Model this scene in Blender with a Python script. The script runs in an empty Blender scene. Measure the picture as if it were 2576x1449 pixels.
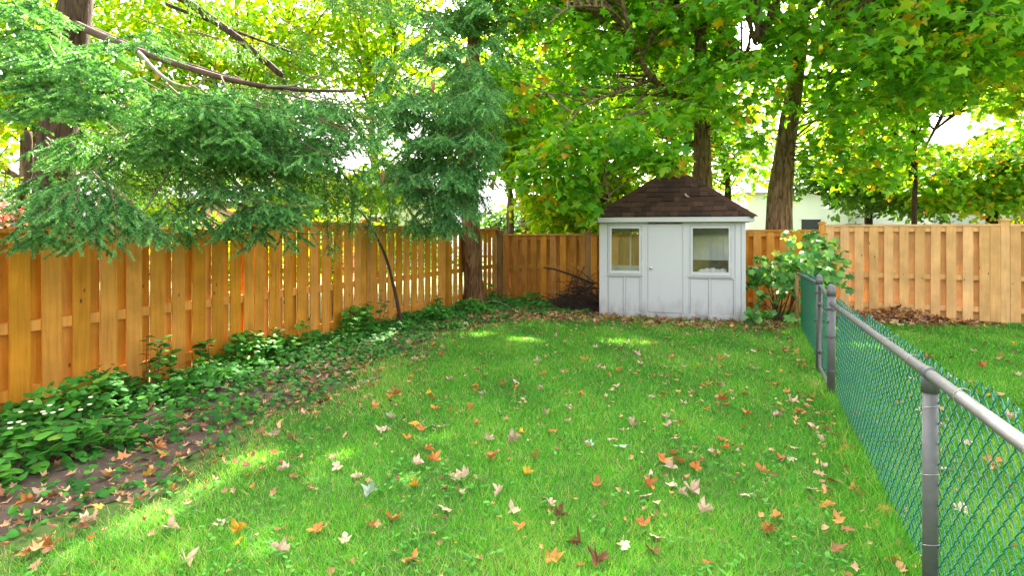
import bpy, math, random
import numpy as np
from mathutils import Vector, Matrix

random.seed(7)
RNG = np.random.default_rng(11)
R = math.radians
SC = bpy.context.scene
COL = SC.collection

# ------------------------------------------------------------------ camera
YAW = R(22.8)
CAM = (5.41, -11.94, 1.5)
FPX, CXP, HZP = 1442.6, 1288.0, 585.5          # focal length, centre and horizon in pixels of a 2576 px wide view
cd = bpy.data.cameras.new('camera')
cd.sensor_width = 36.0
cd.lens = 36.0 * FPX / 2576.0
cd.shift_y = -(724.5 - HZP) / 2576.0            # level camera, lens shifted down: verticals stay parallel
cd.clip_start, cd.clip_end = 0.05, 600
cam = bpy.data.objects.new('camera', cd)
cam.location = CAM
cam.rotation_euler = (R(90), 0, YAW)
COL.objects.link(cam)
SC.camera = cam

# ------------------------------------------------------------------ sky and sun
SUN_HEAD, SUN_EL = R(-12), R(44)                # heading clockwise from +Y, elevation
SUN = Vector((math.sin(SUN_HEAD) * math.cos(SUN_EL), math.cos(SUN_HEAD) * math.cos(SUN_EL), math.sin(SUN_EL)))
W = bpy.data.worlds.new('World')
SC.world = W
W.use_nodes = True
wn = W.node_tree
sky = wn.nodes.new('ShaderNodeTexSky')
sky.sky_type = 'NISHITA'
sky.sun_disc = False
sky.sun_elevation = SUN_EL
sky.sun_rotation = SUN_HEAD
sky.air_density = 1.0
sky.dust_density = 7.0
sky.ozone_density = 0.3
bg = wn.nodes['Background']
bg.inputs['Strength'].default_value = 0.15
hz = wn.nodes.new('ShaderNodeHueSaturation')                # thin bright haze: a whiter sky, even all round
hz.inputs['Saturation'].default_value = 0.35
wn.links.new(sky.outputs[0], hz.inputs['Color'])
wn.links.new(hz.outputs[0], bg.inputs['Color'])
sl = bpy.data.lights.new('sun', 'SUN')
sl.energy = 5.0
sl.angle = R(0.55)
sl.color = (1.0, 0.93, 0.80)
so = bpy.data.objects.new('sun', sl)
so.rotation_euler = SUN.to_track_quat('Z', 'Y').to_euler()
so.location = (0, 0, 20)
COL.objects.link(so)
SC.view_settings.view_transform = 'Standard'
SC.view_settings.look = 'None'
SC.view_settings.exposure = 3.1
SC.view_settings.gamma = 1.0
SC.cycles.max_bounces = 10
SC.cycles.diffuse_bounces = 5
SC.cycles.transmission_bounces = 8
SC.cycles.transparent_max_bounces = 12
SC.cycles.use_denoising = True
SC.cycles.sample_clamp_indirect = 8.0

# ------------------------------------------------------------------ positions from the photograph
CA, SA = math.cos(YAW), math.sin(YAW)
def P(x, y, d):
    """pixel + distance along the view axis -> point in the yard (metres)"""
    xc = (x - CXP) / FPX * d
    return Vector((CAM[0] + CA * xc - SA * d, CAM[1] + SA * xc + CA * d, CAM[2] - (y - HZP) / FPX * d))
def G(x, y, z=0.0):
    """pixel -> point on level ground"""
    return P(x, y, (CAM[2] - z) * FPX / (y - HZP))
def proj(p):
    """points (n,3) -> pixel x, y and distance"""
    p = np.asarray(p, float)
    dx, dy = p[..., 0] - CAM[0], p[..., 1] - CAM[1]
    xc, d = CA * dx + SA * dy, -SA * dx + CA * dy
    dd = np.maximum(d, 0.05)
    return CXP + xc / dd * FPX, HZP + (CAM[2] - p[..., 2]) / dd * FPX, d

# ------------------------------------------------------------------ object helpers
def tag(o, label=None, cat=None, group=None, kind=None):
    if label: o['label'] = label
    if cat: o['category'] = cat
    if group: o['group'] = group
    if kind: o['kind'] = kind
    return o
def empty(name, loc=(0, 0, 0), rz=0.0):
    o = bpy.data.objects.new(name, None)
    o.location = loc
    o.rotation_euler = (0, 0, rz)
    o.empty_display_size = 0.2
    COL.objects.link(o)
    return o
def link(name, me, parent=None, loc=None, rot=None):
    o = bpy.data.objects.new(name, me)
    COL.objects.link(o)
    if parent is not None: o.parent = parent
    if loc is not None: o.location = loc
    if rot is not None: o.rotation_euler = rot
    return o

class MB:
    """collects shapes, builds one mesh"""
    def __init__(s): s.v, s.f = [], []
    def box(s, x0, x1, y0, y1, z0, z1):
        n = len(s.v)
        s.v += [(x0,y0,z0),(x1,y0,z0),(x1,y1,z0),(x0,y1,z0),(x0,y0,z1),(x1,y0,z1),(x1,y1,z1),(x0,y1,z1)]
        s.f += [(n,n+3,n+2,n+1),(n+4,n+5,n+6,n+7),(n,n+1,n+5,n+4),(n+1,n+2,n+6,n+5),(n+2,n+3,n+7,n+6),(n+3,n,n+4,n+7)]
        return s
    def hexa(s, b, t):
        n = len(s.v)
        s.v += [tuple(p) for p in b] + [tuple(p) for p in t]
        s.f += [(n,n+3,n+2,n+1),(n+4,n+5,n+6,n+7),(n,n+1,n+5,n+4),(n+1,n+2,n+6,n+5),(n+2,n+3,n+7,n+6),(n+3,n,n+4,n+7)]
        return s
    def tube(s, pts, rad, sides=6, caps=True, wob=0.0):
        pts = [Vector(p) for p in pts]
        m = len(pts)
        if not hasattr(rad, '__len__'): rad = [rad] * m
        n0 = len(s.v)
        ref = Vector((0.31, 0.87, 0.38))
        for i, p in enumerate(pts):
            t = (pts[min(i + 1, m - 1)] - pts[max(i - 1, 0)])
            t = t.normalized() if t.length > 1e-9 else Vector((0, 0, 1))
            if i == 0:
                if abs(t.dot(ref)) > 0.9: ref = Vector((1, 0, 0))
                a = t.cross(ref).normalized()
            else:
                a = (a - t * a.dot(t))
                a = a.normalized() if a.length > 1e-6 else t.orthogonal().normalized()
            b = t.cross(a)
            for k in range(sides):
                th = 2 * math.pi * k / sides
                r = rad[i] * (1 + (random.uniform(-wob, wob) if wob else 0))
                q = p + a * (math.cos(th) * r) + b * (math.sin(th) * r)
                s.v.append((q.x, q.y, q.z))
        for i in range(m - 1):
            for k in range(sides):
                k2 = (k + 1) % sides
                s.f.append((n0 + i*sides + k, n0 + i*sides + k2, n0 + (i+1)*sides + k2, n0 + (i+1)*sides + k))
        if caps:
            s.f.append(tuple(n0 + k for k in reversed(range(sides))))
            s.f.append(tuple(n0 + (m-1)*sides + k for k in range(sides)))
        return s
    def lathe(s, c, prof, sides=16):
        n0 = len(s.v)
        for r, z in prof:
            for k in range(sides):
                th = 2*math.pi*k/sides
                s.v.append((c[0] + r*math.cos(th), c[1] + r*math.sin(th), c[2] + z))
        m = len(prof)
        for i in range(m-1):
            for k in range(sides):
                k2 = (k+1) % sides
                s.f.append((n0+i*sides+k, n0+i*sides+k2, n0+(i+1)*sides+k2, n0+(i+1)*sides+k))
        s.f.append(tuple(n0 + k for k in reversed(range(sides))))
        s.f.append(tuple(n0 + (m-1)*sides + k for k in range(sides)))
        return s
    def mesh(s, name, mat, smooth=False):
        me = bpy.data.meshes.new(name)
        me.from_pydata(s.v, [], s.f)
        if mat: me.materials.append(mat)
        if smooth: me.polygons.foreach_set('use_smooth', [True] * len(me.polygons))
        me.update()
        return me
    def build(s, name, mat, parent=None, loc=None, rot=None, smooth=False):
        return link(name, s.mesh(name, mat, smooth), parent, loc, rot)

def bulk(name, V, T, mat, rnd=None, parent=None, smooth=False):
    """big triangle mesh from arrays; rnd = one number per face"""
    V = np.asarray(V, np.float32).reshape(-1, 3)
    T = np.asarray(T, np.int32).reshape(-1, 3)
    me = bpy.data.meshes.new(name)
    me.vertices.add(len(V))
    me.vertices.foreach_set('co', V.ravel())
    me.loops.add(len(T) * 3)
    me.loops.foreach_set('vertex_index', T.ravel())
    me.polygons.add(len(T))
    me.polygons.foreach_set('loop_start', np.arange(0, len(T) * 3, 3, dtype=np.int32))
    if smooth: me.polygons.foreach_set('use_smooth', np.ones(len(T), bool))
    if rnd is not None:
        at = me.attributes.new('rnd', 'FLOAT', 'FACE')
        at.data.foreach_set('value', np.asarray(rnd, np.float32))
    me.materials.append(mat)
    me.update(calc_edges=True)
    return link(name, me, parent)

def unit(a):
    return a / np.maximum(np.linalg.norm(a, axis=-1, keepdims=True), 1e-9)

def place(tv, tt, pos, tip, nrm, size):
    """copies of a leaf template -> vertices, triangles"""
    tv = np.asarray(tv, float); tt = np.asarray(tt, int)
    tip = unit(tip)
    side = unit(np.cross(tip, nrm))
    nn = np.cross(side, tip)
    sz = np.asarray(size)[:, None, None]
    V = pos[:, None, :] + sz * (tv[None, :, 0:1] * side[:, None, :] + tv[None, :, 1:2] * tip[:, None, :] + tv[None, :, 2:3] * nn[:, None, :])
    T = tt[None] + (np.arange(len(pos)) * len(tv))[:, None, None]
    return V.reshape(-1, 3), T.reshape(-1, 3), len(tt)

def join_parts(parts):
    Vs, Ts, Rs, n = [], [], [], 0
    for V, T, r in parts:
        Vs.append(V); Ts.append(T + n); Rs.append(r); n += len(V)
    return np.concatenate(Vs), np.concatenate(Ts), np.concatenate(Rs)

def fan(half, bend=0.12, cz=0.04):
    """leaf outline (right half, stem first, tip last) -> fan template"""
    out = list(half) + [(-x, y) for x, y in reversed(half[1:-1])]
    c = (0.0, 0.38)
    tv = [(c[0], c[1], cz)] + [(x, y, -bend * ((x*1.4)**2 + (y-0.38)**2)) for x, y in out]
    n = len(out)
    return np.array(tv), np.array([(0, 1 + i, 1 + (i + 1) % n) for i in range(n)])
MAPLE = fan([(0, 0), (.36, -.10), (.25, .16), (.62, .42), (.25, .49), (.22, .66), (0, 1.0)], 0.25)
MAPLE_FINE = fan([(0, 0), (.14, -.10), (.36, -.04), (.27, .17), (.44, .22), (.60, .44), (.38, .47), (.20, .54), (.26, .74), (0, 1.0)], 0.25)
HEART = fan([(0, 0.06), (.26, -.04), (.44, .24), (.30, .66), (0, 1.0)], 0.25)
ROUNDL = fan([(0, 0.05), (.30, -.02), (.50, .30), (.42, .62), (.22, .84), (0, .98)], 0.3)
GRAPE = fan([(0, .12), (.16, -.08), (.42, .0), (.40, .22), (.64, .46), (.38, .54), (.40, .76), (.15, .76), (0, 1.04)], 0.45)
QUAD = (np.array([(0, 0, 0), (.36, .45, -.06), (0, 1, -.12), (-.36, .45, -.06)]), np.array([(0, 1, 2), (0, 2, 3)]))
OVAL = fan([(0, 0), (.20, .18), (.25, .50), (.14, .80), (0, 1.0)], 0.35)

# ------------------------------------------------------------------ materials
def newmat(name):
    m = bpy.data.materials.new(name)
    m.use_nodes = True
    nt = m.node_tree
    return m, nt, nt.nodes['Principled BSDF'], nt.nodes['Material Output']
def N(nt, t, **kw):
    n = nt.nodes.new(t)
    for k, v in kw.items():
        if hasattr(n, k): setattr(n, k, v)
        else: n.inputs[k].default_value = v
    return n
def ramp(nt, stops, interp='LINEAR'):
    r = nt.nodes.new('ShaderNodeValToRGB')
    r.color_ramp.interpolation = interp
    while len(r.color_ramp.elements) > 1: r.color_ramp.elements.remove(r.color_ramp.elements[-1])
    r.color_ramp.elements[0].position = stops[0][0]
    r.color_ramp.elements[0].color = (*stops[0][1], 1)
    for p, c in stops[1:]:
        e = r.color_ramp.elements.new(p)
        e.color = (*c, 1)
    return r
def leaf_mat(name, stops, trans=0.45, tint=(1.5, 1.35, 0.35), rough=0.45, spec=0.35):
    m, nt, b, out = newmat(name)
    a = N(nt, 'ShaderNodeAttribute', attribute_name='rnd')
    r = ramp(nt, stops)
    nt.links.new(a.outputs['Fac'], r.inputs[0])
    nt.links.new(r.outputs[0], b.inputs['Base Color'])
    b.inputs['Roughness'].default_value = rough
    b.inputs['Specular IOR Level'].default_value = spec
    t = N(nt, 'ShaderNodeBsdfTranslucent')
    mul = N(nt, 'ShaderNodeMix', data_type='RGBA', blend_type='MULTIPLY')
    mul.inputs['Factor'].default_value = 1.0
    mul.inputs['B'].default_value = (*tint, 1)
    nt.links.new(r.outputs[0], mul.inputs['A'])
    nt.links.new(mul.outputs['Result'], t.inputs['Color'])
    mx = N(nt, 'ShaderNodeMixShader')
    mx.inputs[0].default_value = trans
    nt.links.new(b.outputs[0], mx.inputs[1]); nt.links.new(t.outputs[0], mx.inputs[2])
    nt.links.new(mx.outputs[0], out.inputs['Surface'])
    return m
def plain(name, col, rough=0.6, noise=0.0, nscale=8.0, metal=0.0, bump=0.0, coord='Object', col2=None, spec=0.3):
    m, nt, b, out = newmat(name)
    b.inputs['Roughness'].default_value = rough
    b.inputs['Metallic'].default_value = metal
    b.inputs['Specular IOR Level'].default_value = spec
    b.inputs['Base Color'].default_value = (*col, 1)
    if noise or col2:
        tc = N(nt, 'ShaderNodeTexCoord')
        n = N(nt, 'ShaderNodeTexNoise'); n.inputs['Scale'].default_value = nscale; n.inputs['Detail'].default_value = 6
        nt.links.new(tc.outputs[coord], n.inputs['Vector'])
        c2 = col2 or tuple(x * (1 - noise) for x in col)
        r = ramp(nt, [(0.32, c2), (0.68, col)])
        nt.links.new(n.outputs['Fac'], r.inputs[0])
        nt.links.new(r.outputs[0], b.inputs['Base Color'])
        if bump:
            bp = N(nt, 'ShaderNodeBump'); bp.inputs['Strength'].default_value = bump; bp.inputs['Distance'].default_value = 0.02
            nt.links.new(n.outputs['Fac'], bp.inputs['Height']); nt.links.new(bp.outputs[0], b.inputs['Normal'])
    return m
def wood(name, c1, c2, dark=(0.10, 0.045, 0.015)):
    """vertical-grained fence timber: every board differs through its object's random number"""
    m, nt, b, out = newmat(name)
    tc = N(nt, 'ShaderNodeTexCoord'); oi = N(nt, 'ShaderNodeObjectInfo')
    off = N(nt, 'ShaderNodeVectorMath', operation='MULTIPLY_ADD')
    comb = N(nt, 'ShaderNodeCombineXYZ')
    for i in range(3): nt.links.new(oi.outputs['Random'], comb.inputs[i])
    off.inputs[1].default_value = (37.0, 17.0, 53.0)
    nt.links.new(comb.outputs[0], off.inputs[0]); nt.links.new(tc.outputs['Object'], off.inputs[2])
    mp = N(nt, 'ShaderNodeMapping'); mp.inputs['Scale'].default_value = (26, 26, 1.6)
    nt.links.new(off.outputs[0], mp.inputs['Vector'])
    g = N(nt, 'ShaderNodeTexNoise'); g.inputs['Scale'].default_value = 1.3; g.inputs['Detail'].default_value = 5; g.inputs['Distortion'].default_value = 0.6
    nt.links.new(mp.outputs[0], g.inputs['Vector'])
    r = ramp(nt, [(0.25, c2), (0.55, c1), (0.8, tuple(min(1, x * 1.12) for x in c1))])
    nt.links.new(g.outputs['Fac'], r.inputs[0])
    # broad weathering blotches
    n2 = N(nt, 'ShaderNodeTexNoise'); n2.inputs['Scale'].default_value = 3.2; n2.inputs['Detail'].default_value = 4
    nt.links.new(off.outputs[0], n2.inputs['Vector'])
    r2 = ramp(nt, [(0.35, (0.80, 0.78, 0.74)), (0.65, (1.05, 1.03, 1.0))])
    nt.links.new(n2.outputs['Fac'], r2.inputs[0])
    m1 = N(nt, 'ShaderNodeMix', data_type='RGBA', blend_type='MULTIPLY'); m1.inputs['Factor'].default_value = 1.0
    nt.links.new(r.outputs[0], m1.inputs['A']); nt.links.new(r2.outputs[0], m1.inputs['B'])
    # knots
    mk = N(nt, 'ShaderNodeMapping'); mk.inputs['Scale'].default_value = (7.0, 0.02, 3.2)
    nt.links.new(off.outputs[0], mk.inputs['Vector'])
    vo = N(nt, 'ShaderNodeTexVoronoi'); vo.inputs['Scale'].default_value = 1.0
    nt.links.new(mk.outputs[0], vo.inputs['Vector'])
    rk = ramp(nt, [(0.035, (1, 1, 1)), (0.085, (0, 0, 0))])
    nt.links.new(vo.outputs['Distance'], rk.inputs[0])
    m2 = N(nt, 'ShaderNodeMix', data_type='RGBA', blend_type='MIX')
    m2.inputs['B'].default_value = (*dark, 1)
    nt.links.new(rk.outputs[0], m2.inputs['Factor']); nt.links.new(m1.outputs['Result'], m2.inputs['A'])
    hs = N(nt, 'ShaderNodeHueSaturation')
    vr = N(nt, 'ShaderNodeMapRange'); vr.inputs['To Min'].default_value = 0.88; vr.inputs['To Max'].default_value = 1.10
    sr = N(nt, 'ShaderNodeMath', operation='MULTIPLY_ADD'); sr.inputs[1].default_value = -0.07; sr.inputs[2].default_value = 1.03
    nt.links.new(oi.outputs['Random'], vr.inputs['Value']); nt.links.new(vr.outputs[0], hs.inputs['Value'])
    nt.links.new(oi.outputs['Random'], sr.inputs[0]); nt.links.new(sr.outputs[0], hs.inputs['Saturation'])
    nt.links.new(m2.outputs['Result'], hs.inputs['Color'])
    nt.links.new(hs.outputs[0], b.inputs['Base Color'])
    b.inputs['Roughness'].default_value = 0.72
    b.inputs['Specular IOR Level'].default_value = 0.2
    bp = N(nt, 'ShaderNodeBump'); bp.inputs['Strength'].default_value = 0.25; bp.inputs['Distance'].default_value = 0.004
    nt.links.new(g.outputs['Fac'], bp.inputs['Height']); nt.links.new(bp.outputs[0], b.inputs['Normal'])
    return m
def bark(name, c1, c2, scale=(9, 9, 1.6), depth=0.03):
    m, nt, b, out = newmat(name)
    tc = N(nt, 'ShaderNodeTexCoord')
    mp = N(nt, 'ShaderNodeMapping'); mp.inputs['Scale'].default_value = scale
    nt.links.new(tc.outputs['Object'], mp.inputs['Vector'])
    vo = N(nt, 'ShaderNodeTexNoise'); vo.inputs['Scale'].default_value = 1.6; vo.inputs['Detail'].default_value = 8; vo.inputs['Distortion'].default_value = 1.2
    nt.links.new(mp.outputs[0], vo.inputs['Vector'])
    r = ramp(nt, [(0.36, c2), (0.62, c1)])
    nt.links.new(vo.outputs['Fac'], r.inputs[0]); nt.links.new(r.outputs[0], b.inputs['Base Color'])
    b.inputs['Roughness'].default_value = 0.9; b.inputs['Specular IOR Level'].default_value = 0.1
    bp = N(nt, 'ShaderNodeBump'); bp.inputs['Strength'].default_value = 0.9; bp.inputs['Distance'].default_value = depth
    nt.links.new(vo.outputs['Fac'], bp.inputs['Height']); nt.links.new(bp.outputs[0], b.inputs['Normal'])
    return m

M = {}
M['wood_orange'] = wood('orange_fence_timber', (0.67, 0.285, 0.038), (0.55, 0.21, 0.024))
M['wood_back'] = wood('shade_brown_timber', (0.50, 0.215, 0.038), (0.34, 0.135, 0.022))  # same wood as the orange, shade put into its darker brown
M['wood_pale'] = wood('lit_pale_timber', (0.74, 0.42, 0.165), (0.66, 0.355, 0.13))  # same wood again, brighter light put into its paler colour
M['wood_grey'] = wood('weathered_post_timber', (0.33, 0.20, 0.085), (0.24, 0.14, 0.055))
M['soil'] = plain('garden_soil', (0.115, 0.078, 0.055), 0.95, 0.0, 6.0, bump=0.6, col2=(0.055, 0.036, 0.026))
M['ground'] = plain('rough_ground', (0.075, 0.095, 0.008), 0.95, 0.0, 0.9, col2=(0.05, 0.07, 0.007))
M['turf'] = plain('turf_base', (0.07, 0.13, 0.020), 0.95, 0.0, 3.0, bump=0.5, col2=(0.055, 0.075, 0.02))
M['grass'] = leaf_mat('grass_blades', [(0.0, (0.040, 0.19, 0.018)), (0.4, (0.090, 0.36, 0.028)), (0.72, (0.17, 0.48, 0.045)), (0.90, (0.33, 0.50, 0.09)), (1.0, (0.58, 0.48, 0.22))], 0.38, (1.3, 1.2, 0.5), 0.5, 0.25)
M['weed'] = leaf_mat('lawn_weeds', [(0, (0.04, 0.18, 0.025)), (1, (0.13, 0.37, 0.06))], 0.3, (1.3, 1.2, 0.5), 0.7, 0.1)
M['maple'] = leaf_mat('maple_leaves', [(0, (0.070, 0.27, 0.022)), (0.5, (0.15, 0.43, 0.030)), (0.90, (0.28, 0.55, 0.040)), (0.995, (0.42, 0.55, 0.04)), (1.0, (0.55, 0.36, 0.03))], 0.58, (1.6, 1.25, 0.2), 0.45, 0.3)
M['maple_gold'] = leaf_mat('maple_leaves_turning', [(0, (0.10, 0.30, 0.024)), (0.5, (0.18, 0.42, 0.03)), (0.8, (0.30, 0.46, 0.03)), (0.95, (0.50, 0.44, 0.03)), (1, (0.60, 0.34, 0.03))], 0.5, (1.7, 1.4, 0.25), 0.4, 0.35)
M['lime'] = leaf_mat('yellow_green_leaves', [(0, (0.14, 0.34, 0.014)), (0.6, (0.26, 0.44, 0.016)), (0.9, (0.42, 0.48, 0.02)), (1, (0.52, 0.46, 0.03))], 0.62, (1.4, 1.25, 0.15), 0.5, 0.25)
M['hedge'] = leaf_mat('pale_hedge_leaves', [(0, (0.05, 0.14, 0.03)), (1, (0.11, 0.22, 0.06))], 0.4, (1.4, 1.3, 0.4))
M['red_leaf'] = leaf_mat('red_leaves', [(0, (0.22, 0.05, 0.03)), (1, (0.40, 0.12, 0.07))], 0.4, (1.4, 0.9, 0.7))
M['needle'] = leaf_mat('spruce_needles', [(0, (0.018, 0.085, 0.018)), (0.4, (0.058, 0.215, 0.048)), (0.75, (0.15, 0.39, 0.115)), (1, (0.29, 0.56, 0.22))], 0.25, (1.4, 1.3, 0.4), 0.42, 0.4)
M['needle_old'] = leaf_mat('older_spruce_needles', [(0, (0.018, 0.075, 0.012)), (0.5, (0.055, 0.18, 0.026)), (1, (0.15, 0.33, 0.05))], 0.28, (1.6, 1.4, 0.35), 0.42, 0.35)
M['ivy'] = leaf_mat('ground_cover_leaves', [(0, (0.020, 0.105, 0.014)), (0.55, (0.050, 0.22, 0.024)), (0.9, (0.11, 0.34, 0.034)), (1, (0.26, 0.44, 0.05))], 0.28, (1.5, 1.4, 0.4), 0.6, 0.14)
M['vine'] = leaf_mat('grape_vine_leaves', [(0, (0.035, 0.15, 0.025)), (0.5, (0.12, 0.34, 0.07)), (0.92, (0.25, 0.50, 0.12)), (1, (0.45, 0.50, 0.09))], 0.42, (1.6, 1.4, 0.35), 0.4, 0.4)
M['litter'] = leaf_mat('leaf_litter', [(0, (0.13, 0.055, 0.025)), (0.3, (0.30, 0.135, 0.06)), (0.55, (0.48, 0.29, 0.17)), (0.8, (0.52, 0.22, 0.06)), (0.93, (0.60, 0.42, 0.28)), (1, (0.55, 0.36, 0.04))], 0.2, (1.2, 1.0, 0.7), 0.7, 0.15)
M['bark_maple'] = bark('maple_bark', (0.26, 0.175, 0.10), (0.065, 0.042, 0.026))
M['bark_conifer'] = bark('conifer_bark', (0.26, 0.135, 0.06), (0.075, 0.036, 0.018), (11, 11, 1.2), 0.04)
M['bark_dark'] = bark('dark_bark', (0.085, 0.055, 0.036), (0.03, 0.02, 0.014))
M['twig'] = plain('spruce_twig', (0.20, 0.125, 0.06), 0.85, 0.5, 12)
M['twig_grey'] = plain('dead_limb', (0.26, 0.21, 0.165), 0.85, 0.45, 14)
M['stick'] = plain('dark_stick_bark', (0.10, 0.055, 0.034), 0.85, 0.5, 14)
M['brush'] = plain('dead_brush', (0.055, 0.036, 0.026), 0.9, 0.5, 10)
M['cone'] = plain('spruce_cone', (0.38, 0.14, 0.05), 0.7, 0.5, 60)
M['rock'] = plain('pale_stone', (0.40, 0.35, 0.30), 0.9, 0.4, 14, bump=0.4)
M['metal'] = plain('galvanised_steel', (0.15, 0.146, 0.14), 0.55, 0.16, 30, metal=0.3, spec=0.4)
M['metal_dark'] = plain('weathered_steel', (0.13, 0.13, 0.13), 0.55, 0.4, 26, metal=0.35, spec=0.4)
M['wire'] = plain('green_vinyl_wire', (0.014, 0.19, 0.115), 0.35, 0.3, 60, spec=0.5)
M['tie'] = plain('tie_wire', (0.34, 0.32, 0.29), 0.4, metal=0.6)
M['paint'] = None
m, nt, b, out = newmat('grey_white_paint')                    # shed paint, splash-stained near the ground
tc = N(nt, 'ShaderNodeTexCoord'); sp = N(nt, 'ShaderNodeSeparateXYZ'); geo = N(nt, 'ShaderNodeNewGeometry')
nt.links.new(geo.outputs['Position'], sp.inputs[0])
nz = N(nt, 'ShaderNodeTexNoise'); nz.inputs['Scale'].default_value = 5.5; nz.inputs['Detail'].default_value = 6
mp = N(nt, 'ShaderNodeMapping'); mp.inputs['Scale'].default_value = (1.6, 1.6, 0.6)
nt.links.new(geo.outputs['Position'], mp.inputs['Vector']); nt.links.new(mp.outputs[0], nz.inputs['Vector'])
ad = N(nt, 'ShaderNodeMath', operation='MULTIPLY_ADD'); ad.inputs[1].default_value = 0.75
nt.links.new(nz.outputs['Fac'], ad.inputs[0]); nt.links.new(sp.outputs['Z'], ad.inputs[2])
rr = ramp(nt, [(0.28, (0.22, 0.205, 0.18)), (0.50, (0.41, 0.395, 0.37)), (0.72, (0.51, 0.497, 0.478)), (1.0, (0.52, 0.508, 0.49))])
nt.links.new(ad.outputs[0], rr.inputs[0]); nt.links.new(rr.outputs[0], b.inputs['Base Color'])
b.inputs['Roughness'].default_value = 0.5
M['paint'] = m
M['door_paint'] = m
M['inner'] = plain('unpainted_interior', (0.80, 0.78, 0.73), 0.8, 0.15, 6)
M['inner_brown'] = plain('interior_brown_board', (0.16, 0.085, 0.045), 0.8, 0.5, 9)
M['floor'] = plain('shed_floor', (0.18, 0.13, 0.09), 0.9, 0.3, 6)
M['foam'] = plain('white_sheet', (0.78, 0.78, 0.76), 0.8)
M['steel'] = plain('brushed_steel_knob', (0.62, 0.62, 0.62), 0.25, metal=1.0)
m, nt, b, out = newmat('roof_shingle')
oi = N(nt, 'ShaderNodeObjectInfo'); tc = N(nt, 'ShaderNodeTexCoord')
nz = N(nt, 'ShaderNodeTexNoise'); nz.inputs['Scale'].default_value = 70; nz.inputs['Detail'].default_value = 3
nt.links.new(tc.outputs['Object'], nz.inputs['Vector'])
r1 = ramp(nt, [(0, (0.044, 0.027, 0.020)), (0.5, (0.062, 0.037, 0.026)), (1, (0.090, 0.051, 0.034))])
nt.links.new(oi.outputs['Random'], r1.inputs[0])
r2 = ramp(nt, [(0.3, (0.55, 0.55, 0.55)), (0.7, (1.3, 1.25, 1.2))])
nt.links.new(nz.outputs['Fac'], r2.inputs[0])
mm = N(nt, 'ShaderNodeMix', data_type='RGBA', blend_type='MULTIPLY'); mm.inputs['Factor'].default_value = 1
nt.links.new(r1.outputs[0], mm.inputs['A']); nt.links.new(r2.outputs[0], mm.inputs['B'])
nt.links.new(mm.outputs['Result'], b.inputs['Base Color'])
b.inputs['Roughness'].default_value = 0.95; b.inputs['Specular IOR Level'].default_value = 0.1
M['shingle'] = m
M['hipcap'] = plain('hip_cap_shingle', (0.085, 0.046, 0.030), 0.95, 0.35, 60, spec=0.1)
M['deck'] = plain('roof_underlay', (0.02, 0.015, 0.012), 0.95)
m, nt, b, out = newmat('window_glass')
tr = N(nt, 'ShaderNodeBsdfTransparent'); tr.inputs[0].default_value = (0.96, 0.97, 0.96, 1)
gl = N(nt, 'ShaderNodeBsdfGlossy'); gl.inputs['Roughness'].default_value = 0.03
fr = N(nt, 'ShaderNodeFresnel'); fr.inputs['IOR'].default_value = 1.5
mx = N(nt, 'ShaderNodeMixShader')
nt.links.new(fr.outputs[0], mx.inputs[0]); nt.links.new(tr.outputs[0], mx.inputs[1]); nt.links.new(gl.outputs[0], mx.inputs[2])
nt.links.new(mx.outputs[0], out.inputs['Surface'])
M['glass'] = m
M['dark_glass'] = plain('house_window_glass', (0.03, 0.035, 0.04), 0.1, spec=0.6)
M['siding'] = plain('white_siding', (0.80, 0.80, 0.79), 0.6, 0.04, 2)
M['stucco_grey'] = plain('grey_stucco', (0.42, 0.42, 0.40), 0.85, 0.08, 3)
M['brick_pink'] = plain('pink_brick', (0.50, 0.27, 0.20), 0.85, 0.2, 8)
M['roof_grey'] = plain('grey_roof', (0.20, 0.21, 0.23), 0.9, 0.2, 5)
M['roof_dark'] = plain('dark_roof', (0.055, 0.055, 0.06), 0.9, 0.2, 5)
M['flower'] = plain('cream_petals', (0.80, 0.74, 0.50), 0.7)

# ------------------------------------------------------------------ ground
BEDY = [-14, -10.5, -9.75, -9.11, -8.32, -7.22, -6.13, -4.81, -3.6, -2.6, -2.15, 0.3]
BEDX = [2.25, 2.20, 2.15, 2.04, 1.84, 1.58, 1.36, 1.18, 1.18, 1.70, 2.70, 2.8]
def bed_edge(y):
    y = np.asarray(y, float)
    return np.interp(y, BEDY, BEDX) + 0.10 * np.sin(y * 3.1) + 0.06 * np.sin(y * 7.7 + 1)
mb = MB(); mb.v = [(-250, -250, -.03), (250, -250, -.03), (250, 250, -.03), (-250, 250, -.03)]; mb.f = [(0, 1, 2, 3)]
tag(mb.build('ground', M['ground']), kind='structure')
mb = MB(); nx, ny = 40, 40
for j in range(ny + 1):
    for i in range(nx + 1):
        mb.v.append((-0.05 + 16.05 * i / nx, -14 + 14.1 * j / ny, 0.0))
for j in range(ny):
    for i in range(nx):
        a = j * (nx + 1) + i
        mb.f.append((a, a + 1, a + nx + 2, a + nx + 1))
tag(mb.build('lawn', M['turf']), kind='structure')
mb = MB(); ys = np.linspace(-14, -0.05, 120)
for y in ys:
    e = float(bed_edge(y)) - 0.12
    mb.v += [(0.02, y, 0.006), (0.5 * e, y, 0.03), (e, y, 0.006)]
for j in range(len(ys) - 1):
    a = j * 3
    mb.f += [(a, a + 1, a + 4, a + 3), (a + 1, a + 2, a + 5, a + 4)]
tag(mb.build('garden_bed', M['soil'], smooth=True), kind='structure')

def in_shed(x, y):
    u = (x - 2.86) * math.cos(R(5.6)) + (y + 1.82) * math.sin(R(5.6))
    v = -(x - 2.86) * math.sin(R(5.6)) + (y + 1.82) * math.cos(R(5.6))
    return (u > -0.02) & (u < 2.47) & (v > -0.02) & (v < 1.4)

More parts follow.
